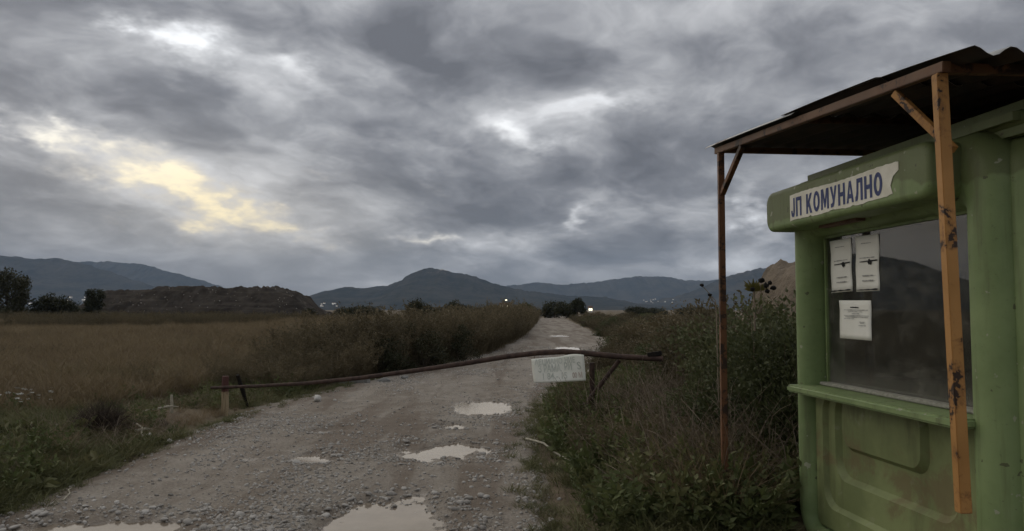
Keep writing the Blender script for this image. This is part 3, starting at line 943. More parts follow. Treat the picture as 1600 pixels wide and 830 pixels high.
# ------------------------------------------------------------------ canopy of posts and corrugated sheets
def mat_orange(name, base1, base2, rust_lo, rust_hi):
    m, nt, b = new_mat(name)
    co = objco(nt, 'Object')
    n = noise(nt, co, 7, 6, .65, .5); f = noise(nt, co, 60, 3, .6); l = noise(nt, co, 2.2, 4, .6)
    c = mixc(nt, l.sstep(.35, .65), base1, base2)
    r_ = (n * .8 + f * .2)
    c = mixc(nt, r_.sstep(rust_lo - .06, rust_lo + .02) * .5, c, (.13, .055, .02))
    c = mixc(nt, r_.sstep(rust_lo + .02, rust_hi), c, (.035, .020, .013))
    setc(nt, b, c); b.inputs['Roughness'].default_value = .6; b.inputs['Specular IOR Level'].default_value = .35
    bump(nt, b, r_, .3, .004)
    return m


M['orange'] = mat_orange('peeling_orange_paint', (.33, .165, .045), (.42, .215, .065), .575, .605)
M['orange_rust'] = mat_orange('rusted_orange_paint', (.125, .056, .027), (.175, .080, .036), .48, .56)
M['orange_dull'] = mat_orange('dull_brown_paint', (.10, .055, .030), (.15, .080, .042), .50, .60)


def mat_sheet():
    m, nt, b = new_mat('corrugated_steel')
    co = objco(nt, 'Object')
    n = noise(nt, co, 3, 6, .65, .3); f = noise(nt, co, 40, 4, .6)
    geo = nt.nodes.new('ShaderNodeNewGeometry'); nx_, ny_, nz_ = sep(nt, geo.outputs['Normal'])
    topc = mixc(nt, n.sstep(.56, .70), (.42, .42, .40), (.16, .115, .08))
    und = mixc(nt, n.sstep(.4, .65), (.028, .024, .020), (.050, .034, .024))   # darker rusty brown on faces turned down
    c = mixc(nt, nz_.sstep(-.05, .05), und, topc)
    setc(nt, b, c); b.inputs['Roughness'].default_value = .75; b.inputs['Specular IOR Level'].default_value = .3
    bump(nt, b, f, .2, .003)
    return m


M['sheet'] = mat_sheet()
canopy = empty('canopy', (1.65, 4.5, 0))
tag(canopy, 'rusty steel canopy with corrugated roof over the green kiosk', 'canopy')
canopy_inv = Vector(canopy.location)


def cpart(mb, name, mat, **k):
    mb.v = [tuple(Vector(p) - canopy_inv) for p in mb.v]
    return mb.build(name, mat, canopy, **k)


fT, nT = P(1126, 239, 5.80), P(1468, 116, 3.30)
fB = Vector((fT.x - .005, fT.y, gz(fT.x, fT.y) - .05))
nB = P(1505.5, 801, 3.28)
cpart(MB().bar(fB, fT, .044, up=(0, 1, 0)), 'post', M['orange_rust'], bevel=.003)
cpart(MB().bar(nB, nT + Vector((0, 0, .0)), .048, up=(0, 1, 0)), 'post', M['orange'], bevel=.003)
dr = (nT - fT)
r0, r1 = fT - dr * .03 + Vector((0, 0, .022)), nT + dr * .02 + Vector((0, 0, .022))
cpart(MB().bar(r0, r1, .04, .045), 'rafter', M['orange_dull'], bevel=.003)
ex = Vector((2.75, .10, -.02))
cpart(MB().bar(nT + Vector((.022, 0, .022)), nT + ex + Vector((0, 0, .03)), .04, .042), 'cross_beam', M['orange_dull'], bevel=.003)
cpart(MB().bar(fT + Vector((.022, 0, .022)), fT + ex + Vector((.2, 0, .0)), .04, .042), 'cross_beam', M['orange_dull'], bevel=.003)
mid_ = fT + dr * .5 + Vector((0, 0, .024))
cpart(MB().bar(mid_ + Vector((.022, 0, 0)), mid_ + ex, .035, .035), 'cross_beam', M['rust'], bevel=.003)
cpart(MB().bar(r0 + Vector((2.7, .1, -.01)), r1 + Vector((2.7, .1, -.01)), .04, .045), 'rafter', M['orange_dull'], bevel=.003)
# diagonal braces in the plane of the rafter
def on_rafter(f): return fT + dr * f + Vector((0, 0, -.003))
def post_pt(a, b, z): f = (z - a.z) / (b.z - a.z); return a + (b - a) * f
cpart(MB().bar(on_rafter(.16) + Vector((.004, 0, 0)), post_pt(fB, fT, P(1130, 303, 5.8).z) + Vector((.004, -.022, 0)), .036, .036), 'brace', M['orange_rust'], bevel=.002)
pb = P(1494, 236, 3.22)
cpart(MB().bar(P(1399, 146, 3.62), P(1490, 234, 3.345), .034, .034), 'brace', M['orange'], bevel=.002)
# corrugated sheets, ridges running along the kiosk front
def sheet(y0, y1, dz0, dz1, x0, x1, sag, phase, mat, name='roof_sheet', lift=0.0):
    n_x = 120; n_y = 7
    V, F = [], []
    for lay in (0, 1):
        for j in range(n_y + 1):
            f = j / n_y; y = y0 + (y1 - y0) * f
            t_ = (y - fT.y) / (nT.y - fT.y)
            bx = fT.x + dr.x * t_; bz = fT.z + dr.z * t_
            for i in range(n_x + 1):
                g = i / n_x; x = bx + x0 + (x1 - x0) * g
                z = bz + .055 + dz0 + (dz1 - dz0) * f - .025 * g + .020 * math.cos((x - bx) / .152 * 2 * math.pi + phase) + sag * math.sin(g * 9 + f * 3)
                if g < .06: z += lift * (1 - g / .06) * f
                V.append((x - canopy_inv.x, y - canopy_inv.y, z + (.0025 if lay else 0)))
    k = (n_x + 1) * (n_y + 1); w = n_x + 1
    for j in range(n_y):
        for i in range(n_x):
            a = j * w + i
            F.append((a, a + 1, a + w + 1, a + w)); F.append((k + a, k + a + w, k + a + w + 1, k + a + 1))
    edge = [j * w for j in range(n_y + 1)]; edge2 = [j * w + n_x for j in range(n_y + 1)]
    for a, b in zip(edge[:-1], edge[1:]): F.append((a, b, k + b, k + a))
    for a, b in zip(edge2[:-1], edge2[1:]): F.append((b, a, k + a, k + b))
    for i in range(n_x):
        F.append((i + 1, i, k + i, k + i + 1)); a = n_y * w + i; F.append((a, a + 1, k + a + 1, k + a))
    return link(name, mesh_np(name, V, F, True), mat, canopy)


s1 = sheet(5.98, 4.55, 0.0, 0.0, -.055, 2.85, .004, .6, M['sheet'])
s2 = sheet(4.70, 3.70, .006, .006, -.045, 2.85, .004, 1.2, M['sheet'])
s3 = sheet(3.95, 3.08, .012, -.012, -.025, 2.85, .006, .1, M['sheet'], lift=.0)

# ------------------------------------------------------------------ barrier across the road
bar = empty('boom_barrier', P(925, 600, 10.3) * 1)
bar.location.z = 0.0
tag(bar, 'bent rusty pipe barrier lying across the gravel road', 'barrier')
bo = Vector(bar.location)
pl = [(330, 606), (400, 603.5), (480, 599), (560, 591), (640, 580.5), (720, 569), (790, 557.5), (840, 551.5), (880, 549.5), (920, 552.5), (970, 557.5), (1036, 561)]
pts = [P(x, y, 11.9 - 2.0 * (x - 330) / 700) - bo for x, y in pl]
MB().tube(pts, [.023, .025, .028, .031, .033, .035, .036, .037, .038, .038, .037, .036], 10).build('beam', M['beam_rust'], bar, smooth=True)
pp = P(925, 567, 10.28)
MB().tube([(pp.x - bo.x, pp.y - bo.y, gz(pp.x, pp.y) - .1), (pp.x - bo.x, pp.y - bo.y, pp.z)], .035, 10).build('pivot_post', M['beam_rust'], bar, smooth=True)
a_, b_ = P(968, 563, 10.12), P(930, 612, 10.15)
MB().tube([a_ - bo, b_ - bo, (b_ + (b_ - a_) * .6) - bo], .028, 8).build('brace', M['beam_rust'], bar, smooth=True)
w0 = P(1012, 555, 9.95) - bo; w1 = P(1034, 552, 9.9) - bo
MB().bar(w0, w1, .07, .06).build('counterweight', M['seed'], bar, bevel=.008)

# the rest post under the free end, and the leaning stake beside it
M['post_wood'] = None
def mat_postwood():
    m, nt, b = new_mat('half_painted_wood')
    co = objco(nt, 'Object'); x, y, z = sep(nt, co)
    g = noise(nt, comb(nt, x * 30, y * 30, z * 2), 1.0, 5, .6); e = noise(nt, co, 9, 4, .6)
    c = mixc(nt, g.sstep(.35, .65), (.20, .15, .085), (.33, .26, .16))
    c = mixc(nt, ((z + (e - .5) * .25).sstep(.33, .38)), c, (.075, .028, .022))
    setc(nt, b, c); b.inputs['Roughness'].default_value = .85; bump(nt, b, g, .4, .006)
    return m
M['post_wood'] = mat_postwood()
gp = G(351, 651)
o = empty('gate_post', gp); o.location.z = gz(gp.x, gp.y)
tag(o, 'short wooden post with red-brown top holding the low barrier end', 'post')
m = MB(); m.tube([(0, 0, -.1), (.004, 0, .22), (-.003, 0, .40), (0, 0, .585)], [.056, .054, .052, .050], 9, jit=.06)
m.build('post_body', M['post_wood'], o, smooth=False)
st0, st1 = G(388, 640), P(371, 590, 12.45)
o = MB().tube([(0, 0, -.08), tuple((Vector((st1.x - st0.x, st1.y - st0.y, st1.z))) * .5), (st1.x - st0.x, st1.y - st0.y, st1.z)], [.034, .034, .028], 7, jit=.08).build('leaning_stake', M['seed'], loc=(st0.x, st0.y, gz(st0.x, st0.y)))
tag(o, 'thin dark stake leaning against the low barrier end', 'stake')

# sign hanging from the barrier
qs = [P(830.5, 561, 10.27), P(913, 554.5, 10.02), P(915, 595, 10.0), P(834, 599, 10.25)]
sg = empty('barrier_sign', qs[3]); so = Vector(qs[3])
tag(sg, 'weathered white metal sign with faded writing hanging from the barrier', 'sign')
ex_, ez_ = (qs[2] - qs[3]), (qs[0] - qs[3])
sn = ex_.cross(ez_).normalized() * -1
if sn.y > 0: sn = -sn
V, F = [], []
n = 14
for j in range(n + 1):
    for i in range(n + 1):
        f, g = i / n, j / n
        bt = (qs[3] * (1 - f) + qs[2] * f); tp = qs[0] * (1 - f) + qs[1] * f
        p = bt * (1 - g) + tp * g - so
        p = p + sn * (.010 * math.sin(f * 5 + g * 2) + (.018 * max(0, f - .6) / .4 * g)) + Vector((0, 0, .020 * math.sin((f - .55) / .45 * math.pi) * g if f > .55 else 0))
        V.append(tuple(p))
for j in range(n):
    for i in range(n): F.append((j * (n + 1) + i, j * (n + 1) + i + 1, (j + 1) * (n + 1) + i + 1, (j + 1) * (n + 1) + i))
M['sign_white'] = mat_simple('weathered_sign_paint', (.78, .79, .69), (.88, .88, .80), 7, .6, .15)
pl_ = link('sign_plate', mesh_np('sign_plate', V, F, True), M['sign_white'], sg)
md = pl_.modifiers.new('thickness', 'SOLIDIFY'); md.thickness = .003
M['faded'] = mat_simple('faded_grey_paint', (.50, .53, .47), (.68, .70, .62), 11, .8, 0)
M['faded_red'] = mat_simple('faded_red_paint', (.45, .36, .30), (.58, .50, .43), 11, .8, 0)
exn, ezn = ex_.normalized(), ez_.normalized()
def sign_text(body, f, g, w, h, mat):
    o = text_mesh(body, 'faded_lettering', mat, pl_, h, w, (0, 0), offset=.012, yl=0)
    if o is None: return
    base = qs[3] - so + ex_ * f + ez_ * g
    v = np.empty(len(o.data.vertices) * 3, np.float32); o.data.vertices.foreach_get('co', v); v = v.reshape(-1, 3)
    L = ex_.length
    fx = v[:, 0] / L + f; gy_ = v[:, 2] / ez_.length + g
    off = .010 * np.sin(fx * 5 + gy_ * 2) + .018 * np.maximum(0, fx - .6) / .4 * gy_ + .0045
    Pn = np.array(base)[None, :] + v[:, :1] * np.array(exn)[None, :] + v[:, 2:3] * np.array(ezn)[None, :] + off[:, None] * np.array(sn)[None, :]
    o.data.vertices.foreach_set('co', Pn.astype(np.float32).ravel()); o.data.update()
sign_text('АЕЦИАНО', .06, .70, .37, .085, M['faded']); sign_text('НИЕ', .64, .75, .14, .075, M['faded'])
sign_text('З РАМА', .12, .42, .30, .10, M['faded']); sign_text('РИ', .62, .46, .10, .10, M['faded']); sign_text('S', .87, .46, .05, .10, M['faded'])
sign_text('1 84 - 15', .20, .12, .32, .085, M['faded']); sign_text('00 М', .76, .13, .13, .075, M['faded_red'])
for f in (.06, .93):
    p = qs[0] * (1 - f) + qs[1] * f - so
    MB().tube([p - Vector((0, 0, .02)), p + sn * .006 + Vector((0, 0, .03)), p - sn * .03 + Vector((0, 0, .06))], .003, 5).build('wire', M['rust'], sg)

# ------------------------------------------------------------------ plant parts
def unit(v): return v / np.maximum(np.linalg.norm(v, axis=-1, keepdims=True), 1e-9)


def leaf_quads(c, d, l, w, droop=.25):
    n = len(c); l = np.broadcast_to(l, n)[:, None]; w = np.broadcast_to(w, n)[:, None]
    s_ = unit(np.cross(d, rng.normal(size=(n, 3)))); up = np.cross(s_, d)
    V = np.stack([c, c + d * l * .45 + s_ * w * .5 + up * l * .08, c + d * l - up * l * droop * .5, c + d * l * .45 - s_ * w * .5 + up * l * .08], 1).reshape(-1, 3)
    return V, np.arange(4 * n).reshape(n, 4)


def blade_quads(base, dirn, l, w, bend):
    """grass blades of two quads each"""
    n = len(base); l = np.broadcast_to(l, n)[:, None]; w = np.broadcast_to(w, n)[:, None]; bend = np.broadcast_to(bend, n)[:, None]
    h = unit(np.stack([dirn[:, 0], dirn[:, 1], np.zeros(n)], 1) + 1e-6)
    s_ = np.stack([-h[:, 1], h[:, 0], np.zeros(n)], 1)
    a = rng.uniform(0, 2 * np.pi, n)[:, None]; s_ = s_ * np.cos(a) + h * np.sin(a)
    mid = base + dirn * l * .55 + h * l * bend * .15
    tip = base + dirn * l + h * l * bend - np.array([0, 0, 1]) * l * bend * .35
    V = np.stack([base - s_ * w / 2, base + s_ * w / 2, mid + s_ * w * .42, mid - s_ * w * .42, tip + s_ * w * .08, tip - s_ * w * .08], 1).reshape(-1, 3)
    i = np.arange(n)[:, None] * 6
    F = np.concatenate([i + np.array([[0, 1, 2, 3]]), i + np.array([[3, 2, 4, 5]])])
    return V, F


def cat(*vf):
    V, F, b = [], [], 0
    for v, f in vf:
        V.append(v); F.append(f + b); b += len(v)
    return np.concatenate(V), np.concatenate(F)


def rand_dir(n, zmin=.3, spread=1.0):
    a = rng.uniform(0, 2 * np.pi, n); z = rng.uniform(zmin, 1, n); r = np.sqrt(1 - z * z) * spread
    return unit(np.stack([np.cos(a) * r, np.sin(a) * r, z], 1))


def stem_strips(base, tips, w, sag=.15, seg=4):
    """thin crossed strips following a bent line: twigs and stalks, (n,3) -> quads"""
    n = len(base); out = []
    t_ = np.linspace(0, 1, seg + 1)
    side = unit(rng.normal(size=(n, 3))); bow = side * np.linalg.norm(tips - base, axis=1, keepdims=True) * sag * rng.uniform(-1, 1, (n, 1))
    w = np.broadcast_to(w, n)[:, None]
    d = unit(tips - base)
    for s_ in (unit(np.cross(d, side)), unit(np.cross(d, np.cross(d, side)))):
        V = []
        for k in t_:
            p = base + (tips - base) * k + bow * math.sin(k * math.pi)
            ww = w * (1 - .7 * k) * .5
            V += [p - s_ * ww, p + s_ * ww]
        V = np.stack(V, 1).reshape(-1, 3)
        i = np.arange(n)[:, None] * (2 * (seg + 1))
        F = np.concatenate([i + np.array([[2 * k, 2 * k + 1, 2 * k + 3, 2 * k + 2]]) for k in range(seg)])
        out.append((V, F))
    return cat(*out)


def grass_tuft(n, h0, h1, r, w, lean=.5, bend=.35):
    b = np.stack([rng.normal(0, r * .5, n), rng.normal(0, r * .5, n), np.full(n, -.02)], 1)
    return blade_quads(b, rand_dir(n, .55, lean * 1.6), rng.uniform(h0, h1, n), w * rng.uniform(.7, 1.3, n), rng.uniform(.05, bend, n))


def leafy_weed(nst, h, r, leaf, w):
    b = np.stack([rng.normal(0, r * .35, nst), rng.normal(0, r * .35, nst), np.full(nst, -.03)], 1)
    tips = b + rand_dir(nst, .72) * (h * rng.uniform(.55, 1.1, nst))[:, None]
    st = stem_strips(b, tips, .006, .08)
    C_, D_, L_ = [], [], []
    for i in range(nst):
        k = int(rng.integers(9, 16))
        f = rng.uniform(.15, 1.0, k)[:, None]
        C_.append(b[i] + (tips[i] - b[i]) * f); D_.append(unit(rand_dir(k, -.1, 1.0))); L_.append(leaf * (1.25 - .6 * f[:, 0]) * rng.uniform(.6, 1.2, k))
    C_, D_, L_ = np.concatenate(C_), np.concatenate(D_), np.concatenate(L_)
    return cat(st, leaf_quads(C_, D_, L_, L_ * w))


def tall_weed(nst, h, r):
    b = np.stack([rng.normal(0, r * .5, nst), rng.normal(0, r * .5, nst), np.full(nst, -.03)], 1)
    tips = b + rand_dir(nst, .86) * (h * rng.uniform(.5, 1.08, nst))[:, None]
    st = stem_strips(b, tips, .012, .05)
    B, T = [], []
    for i in range(nst):
        k = int(rng.integers(7, 13)); f = rng.uniform(.35, 1.0, k)[:, None]
        p = b[i] + (tips[i] - b[i]) * f; B.append(p); T.append(p + rand_dir(k, .35) * rng.uniform(.08, .26, k)[:, None])
    B, T = np.concatenate(B), np.concatenate(T)
    br = stem_strips(B, T, .008, .1, 2)
    rep_ = 3
    f = rng.uniform(.2, 1, (len(B) * rep_, 1)); c = np.repeat(B, rep_, 0) + (np.repeat(T, rep_, 0) - np.repeat(B, rep_, 0)) * f
    lf = leaf_quads(c, rand_dir(len(c), -.2), rng.uniform(.04, .09, len(c)), .022)
    return cat(st, br, lf)


def twig_tangle(n, r, h, w):
    b = np.stack([rng.normal(0, r * .4, n), rng.normal(0, r * .4, n), rng.uniform(-.03, h * .25, n)], 1)
    tips = b + rand_dir(n, .05, 1.0) * (h * rng.uniform(.4, 1.2, n))[:, None]
    return stem_strips(b, tips, w, .28, 5)


SRC = {}
def source(name, meshes, mat):
    col = bpy.data.collections.new(name + '_kinds')       # not linked to the scene: only instanced
    for V, F in meshes:
        me = mesh_np(name, V, F); me.materials.append(mat)
        col.objects.link(bpy.data.objects.new(name + '_kind', me))
    SRC[name] = col
    return col


def rock_mesh(sub=1, flat=.6, rough=.28):
    bm = bmesh.new(); bmesh.ops.create_icosphere(bm, subdivisions=sub, radius=1)
    q = [random.uniform(.75, 1.25) for _ in range(2)]
    for v in bm.verts:
        v.co *= 1 + random.uniform(-rough, rough); v.co.x *= q[0]; v.co.y *= q[1]; v.co.z *= flat
    bm.verts.ensure_lookup_table()
    V = np.array([v.co[:] for v in bm.verts]); F = np.array([[v.index for v in f.verts] for f in bm.faces])
    bm.free(); return V, F


def scatter(name, src, pts, scl, rot, idx, label, tilt=.12):
    n = len(pts)
    me = bpy.data.meshes.new(name); me.vertices.add(n); me.vertices.foreach_set('co', np.asarray(pts, np.float32).ravel())
    a = me.attributes.new('turn', 'FLOAT_VECTOR', 'POINT')
    rv = np.stack([rng.normal(0, tilt, n), rng.normal(0, tilt, n), rot], 1).astype(np.float32); a.data.foreach_set('vector', rv.ravel())
    a = me.attributes.new('size', 'FLOAT', 'POINT'); a.data.foreach_set('value', np.asarray(scl, np.float32))
    a = me.attributes.new('which', 'INT', 'POINT'); a.data.foreach_set('value', np.asarray(idx, np.int32))
    me.update()
    o = link(name, me)
    g = bpy.data.node_groups.new(name + '_scatter', 'GeometryNodeTree')
    g.interface.new_socket('Geometry', in_out='INPUT', socket_type='NodeSocketGeometry')
    g.interface.new_socket('Geometry', in_out='OUTPUT', socket_type='NodeSocketGeometry')
    gi, go = g.nodes.new('NodeGroupInput'), g.nodes.new('NodeGroupOutput')
    ci = g.nodes.new('GeometryNodeCollectionInfo'); ci.inputs[0].default_value = src; ci.inputs[1].default_value = True; ci.inputs[2].default_value = True
    ip = g.nodes.new('GeometryNodeInstanceOnPoints'); ip.inputs['Pick Instance'].default_value = True
    def na(nm, ty):
        x = g.nodes.new('GeometryNodeInputNamedAttribute'); x.data_type = ty; x.inputs[0].default_value = nm; return x.outputs[0]
    er = g.nodes.new('FunctionNodeEulerToRotation')
    g.links.new(na('turn', 'FLOAT_VECTOR'), er.inputs[0])
    g.links.new(gi.outputs[0], ip.inputs['Points']); g.links.new(ci.outputs[0], ip.inputs['Instance'])
    g.links.new(er.outputs[0], ip.inputs['Rotation']); g.links.new(na('size', 'FLOAT'), ip.inputs['Scale']); g.links.new(na('which', 'INT'), ip.inputs['Instance Index'])
    g.links.new(ip.outputs[0], go.inputs[0])
    md = o.modifiers.new('scatter', 'NODES'); md.node_group = g
    tag(o, label, kind='stuff')
    return o


def put(name, srcname, xy, s0, s1, label, tilt=.12, dz=0.0, scl=None):
    xy = np.asarray(xy); n = len(xy)
    z = np.maximum(ground_h(xy[:, 0], xy[:, 1]), np.where(np.abs(xy[:, 0] - road_x(xy[:, 1])) < road_w(xy[:, 1]) / 2 + .75, road_h(xy[:, 0], xy[:, 1]), -9)) + dz
    k = len(SRC[srcname].objects)
    sc_ = rng.uniform(s0, s1, n) if scl is None else scl * rng.uniform(s0, s1, n)
    return scatter(name, SRC[srcname], np.column_stack([xy, z]), sc_, rng.uniform(0, 6.283, n), rng.integers(0, k, n), label, tilt)


def edge_l(y): return road_x(y) - road_w(y) / 2
def edge_r(y): return road_x(y) + road_w(y) / 2


def cone_pts(n, d0, d1, f0, f1, power=1.0):
    """points in a wedge in front of the viewer's side of the field: forward d0..d1, lateral f0..f1 times forward"""
    y = d0 * (d1 / d0) ** (rng.random(n) ** power); x = y * rng.uniform(f0, f1, n)
    return np.column_stack([x, y])


source('dry_tuft', [grass_tuft(46, .22, .50, .16, .010, .5, .5) for _ in range(6)], M['dry'])
source('green_tuft', [grass_tuft(48, .08, .24, .13, .008, .7, .6) for _ in range(6)], M['grass'])
source('straw_tuft', [grass_tuft(40, .25, .65, .10, .006, .5, .5) for _ in range(4)], M['straw'])
source('tall_weed', [tall_weed(9, 1.25, .30) for _ in range(5)], M['reed'])
source('dark_weed', [tall_weed(10, 1.05, .40) for _ in range(4)], M['brown_bush'])
source('leafy_weed', [leafy_weed(7, .36, .16, .075, .45) for _ in range(6)], M['green_leaf'])
source('broad_weed', [leafy_weed(6, .16, .16, .16, .38) for _ in range(4)], M['grass'])
source('twigs', [twig_tangle(24, .35, .60, .008) for _ in range(5)], M['twig'])
source('rock', [rock_mesh(1) for _ in range(7)], M['stone'])
source('flower', [cat(*[leaf_quads(np.array([[0, 0, .16]] * 6), unit(np.stack([np.cos(np.arange(6) * 1.047), np.sin(np.arange(6) * 1.047), np.full(6, .3)], 1)), .028, .02)])], M['flower'])

# dry field on the left, out to the brush, thinning with distance
p = cone_pts(26000, 11.5, 130, -.74, .05, .9)
off = edge_l(p[:, 1]) - p[:, 0]
keep = (off > .9 + 1.6 * sst(20, 10, p[:, 1])) & (fbm(p[:, 0] * .25, p[:, 1] * .25, 3) > -.45) & (rng.random(len(p)) < sst(10.5, 15, p[:, 1]))
p = p[keep]
put('dry_grass', 'dry_tuft', p, .55, 1.15, 'reddish-brown dry grass covering the open field', scl=1.0 + .010 * p[:, 1])
p = cone_pts(1300, 14, 45, -.74, .0); off = edge_l(p[:, 1]) - p[:, 0]
p = p[(off > 1.5) & (fbm(p[:, 0] * .22 + 5, p[:, 1] * .22, 3) > .05)]
put('field_stalks', 'tall_weed', p, .30, .62, 'dry stalks standing out of the brown field')
p = cone_pts(6500, 12, 60, -.74, .0); off = edge_l(p[:, 1]) - p[:, 0]
p = p[(off > 1.2) & (fbm(p[:, 0] * .13 + 2, p[:, 1] * .10 + 7, 4) > .08)]
put('field_green', 'green_tuft', p, 1.2, 2.2, 'greener grass patches in the brown field')
# short green grass: near left verge and field edge
p = cone_pts(11000, 5.2, 17, -.80, .0, 1.0)
off = edge_l(p[:, 1]) - p[:, 0]
clear = np.exp(-((off - .95) / .75) ** 2) * sst(8.0, 8.8, p[:, 1]) * sst(13, 12, p[:, 1])       # trodden strip with the stakes
keep = (rng.random(len(p)) > clear * .96) & (np.hypot(p[:, 0] + 4.2, (p[:, 1] - 11.4) * .7) > .75) & (off > .12 + .25 * fbm(p[:, 1] * 1.3, p[:, 1] * 0, 3)) & (rng.random(len(p)) < 1.15 - .9 * sst(12.5, 17, p[:, 1])) & (fbm(p[:, 0] * .9, p[:, 1] * .9, 3) > -.30)
put('grass', 'green_tuft', p[keep], .55, 1.25, 'short green grass along the near verge')
y = 5.4 * (24 / 5.4) ** rng.random(520); sd_ = rng.choice([-1, 1], 520)
x = np.where(sd_ < 0, edge_l(y) + np.abs(rng.normal(0, .16, 520)) - .12, edge_r(y) - np.abs(rng.normal(0, .16, 520)) + .12)
put('edge_grass', 'green_tuft', np.column_stack([x, y]), .25, .7, 'sparse grass creeping on to both road edges')
# broad leaved weeds low on the near left
p = cone_pts(420, 5.4, 9.5, -.75, -.3); off = edge_l(p[:, 1]) - p[:, 0]
p = p[(off > .1) & (fbm(p[:, 0] * 1.1 + 4, p[:, 1] * 1.1, 3) > -.05)]
put('broad_leaf_weeds', 'broad_weed', p, .6, 1.3, 'broad-leaved weeds at the road edge in the corner')
# tall dry weeds along the left road side
y = 14.5 * (120 / 14.5) ** rng.random(3600)
x = edge_l(y) - .35 - np.abs(rng.normal(0, 1, len(y))) * (.55 + .022 * y)
p = np.column_stack([x, y]); sc_ = (.42 + .84 * sst(15, 22, y)) * (.80 + .40 * vnoise(x * .35, y * .35)) * (1.05 - .35 * sst(.8, 5, edge_l(y) - x))
keep = rng.random(len(y)) < .45 + .55 * sst(15, 19, y)
put('tall_dry_weeds', 'tall_weed', p[keep], .55, 1.15, 'tall brown weeds crowding the far road side', scl=sc_[keep])
# brush strip along the far edge of the field
y = rng.uniform(58, 122, 3600); x = -y * rng.uniform(.20, .76, 3600); k_ = (x < edge_l(y) - 3) & (fbm(x * .06, y * .15, 3) > -.12 + .3 * sst(.45, .25, -x / y))
put('far_brush', 'dark_weed', np.column_stack([x, y])[k_], .7, 1.35, 'dark brush beyond the dry field')
# right road side weeds
y = 12.5 * (120 / 12.5) ** rng.random(3000)
x = edge_r(y) + .35 + np.abs(rng.normal(0, 1, len(y))) * (1.1 + .05 * y)
k_ = (x > 1.2) & ((x > 2.6) | (y > 19))
put('roadside_brush', 'dark_weed', np.column_stack([x, y])[k_], .45, .95, 'brown weeds along the bramble side of the road', scl=(.75 + .25 * sst(20, 40, y))[k_])
# green weeds round the barrier post and the near right verge
y = 5.4 * (15.5 / 5.4) ** rng.random(3400); x = edge_r(y) + .25 + rng.random(len(y)) ** .8 * 2.2
lim = .55 - .38 * sst(7, 11, y)
k_ = (x > edge_r(y) + lim + .3 * fbm(y * 1.1, x * 0, 3)) & (rng.random(len(y)) < .25 + .75 * sst(.3, 1.2, x - edge_r(y))) & (fbm(x * 1.0 + 3, y * 1.0, 3) > -.38) & ~((x > 1.75) & (y < 5.9))
put('green_weeds', 'leafy_weed', np.column_stack([x, y])[k_], .55, 1.55, 'dark green nettle-like weeds below the barrier sign')
y = 5.2 * (16 / 5.2) ** rng.random(3600); x = edge_r(y) - .05 + rng.random(len(y)) * 2.2
k_ = (x > edge_r(y) + lim[:1] * 0 + .1 + .5 * sst(11, 6, y) * rng.random(len(y))) & ~((x > 1.75) & (y < 5.9))
k_ &= rng.random(len(y)) < .2 + .8 * sst(.15, 1.0, x - edge_r(y))
put('verge_grass', 'green_tuft', np.column_stack([x, y])[k_], .4, 1.2, 'green grass among the weeds on the bramble side')
y = 5.8 * (13.5 / 5.8) ** rng.random(150); x = edge_r(y) + .5 + rng.random(len(y)) * 1.3; k_ = ~((x > 1.6) & (y < 6.0))
put('spindly_weeds', 'tall_weed', np.column_stack([x, y])[k_], .28, .52, 'spindly brown stalks standing among the green weeds')
# straw and twigs at the foot of the bramble
y = 5.5 * (8.4 / 5.5) ** rng.random(300); x = rng.normal(1.50 + .01 * y, .24, len(y)); k_ = ~((x > 1.75) & (y < 5.9)) & (x > .75)
put('straw_grass', 'straw_tuft', np.column_stack([x, y])[k_], .55, 1.15, 'pale straw at the foot of the rusty post')
y = 5.75 * (11 / 5.75) ** rng.random(300); x = rng.normal(1.70 + .03 * y, .36, len(y)); k_ = ~((x > 1.6) & (y < 6.0)) & (x > 1.0)
put('dry_twigs', 'twigs', np.column_stack([x, y])[k_], .6, 1.3, 'tangle of dry bare twigs in front of the bramble', tilt=.3)
# bits of dead stalk on the trampled soil beside the road
y = 5.3 * (9.5 / 5.3) ** rng.random(60); x = edge_r(y) + rng.uniform(.0, .6, len(y))
put('dead_stalks', 'twigs', np.column_stack([x, y]), .14, .30, 'short dead stalks lying on the trampled soil', tilt=1.2)
y = 7.0 * (14.5 / 7.0) ** rng.random(130); x = edge_l(y) - .25 - np.abs(rng.normal(0, .55, len(y)))
put('verge_straw', 'straw_tuft', np.column_stack([x, y]), .25, .55, 'dead pale grass on the near verge among the stakes')
y = 6.0 * (13.5 / 6.0) ** rng.random(80); x = edge_l(y) - .3 - np.abs(rng.normal(0, .7, len(y)))
put('verge_twigs', 'twigs', np.column_stack([x, y]), .3, .65, 'dead twigs on the near verge', tilt=.5)
y = 6.0 * (16 / 6.0) ** rng.random(420); x = edge_l(y) - .2 - np.abs(rng.normal(0, 1.6, len(y))); k_ = (fbm(x * .8 + 9, y * .8, 3) > -.1) & ~((y > 8.3) & (y < 12.8) & (edge_l(y) - x < 1.8) & (rng.random(len(y)) < .8))
put('verge_weeds', 'leafy_weed', np.column_stack([x, y])[k_], .5, 1.2, 'dark leafy weeds on the near verge')
# white flowers
p = np.column_stack([rng.normal(-7.8, .28, 34), rng.normal(12.7, .40, 34)])
put('white_flowers', 'flower', p, .9, 1.8, 'patch of small white flowers in the green grass')

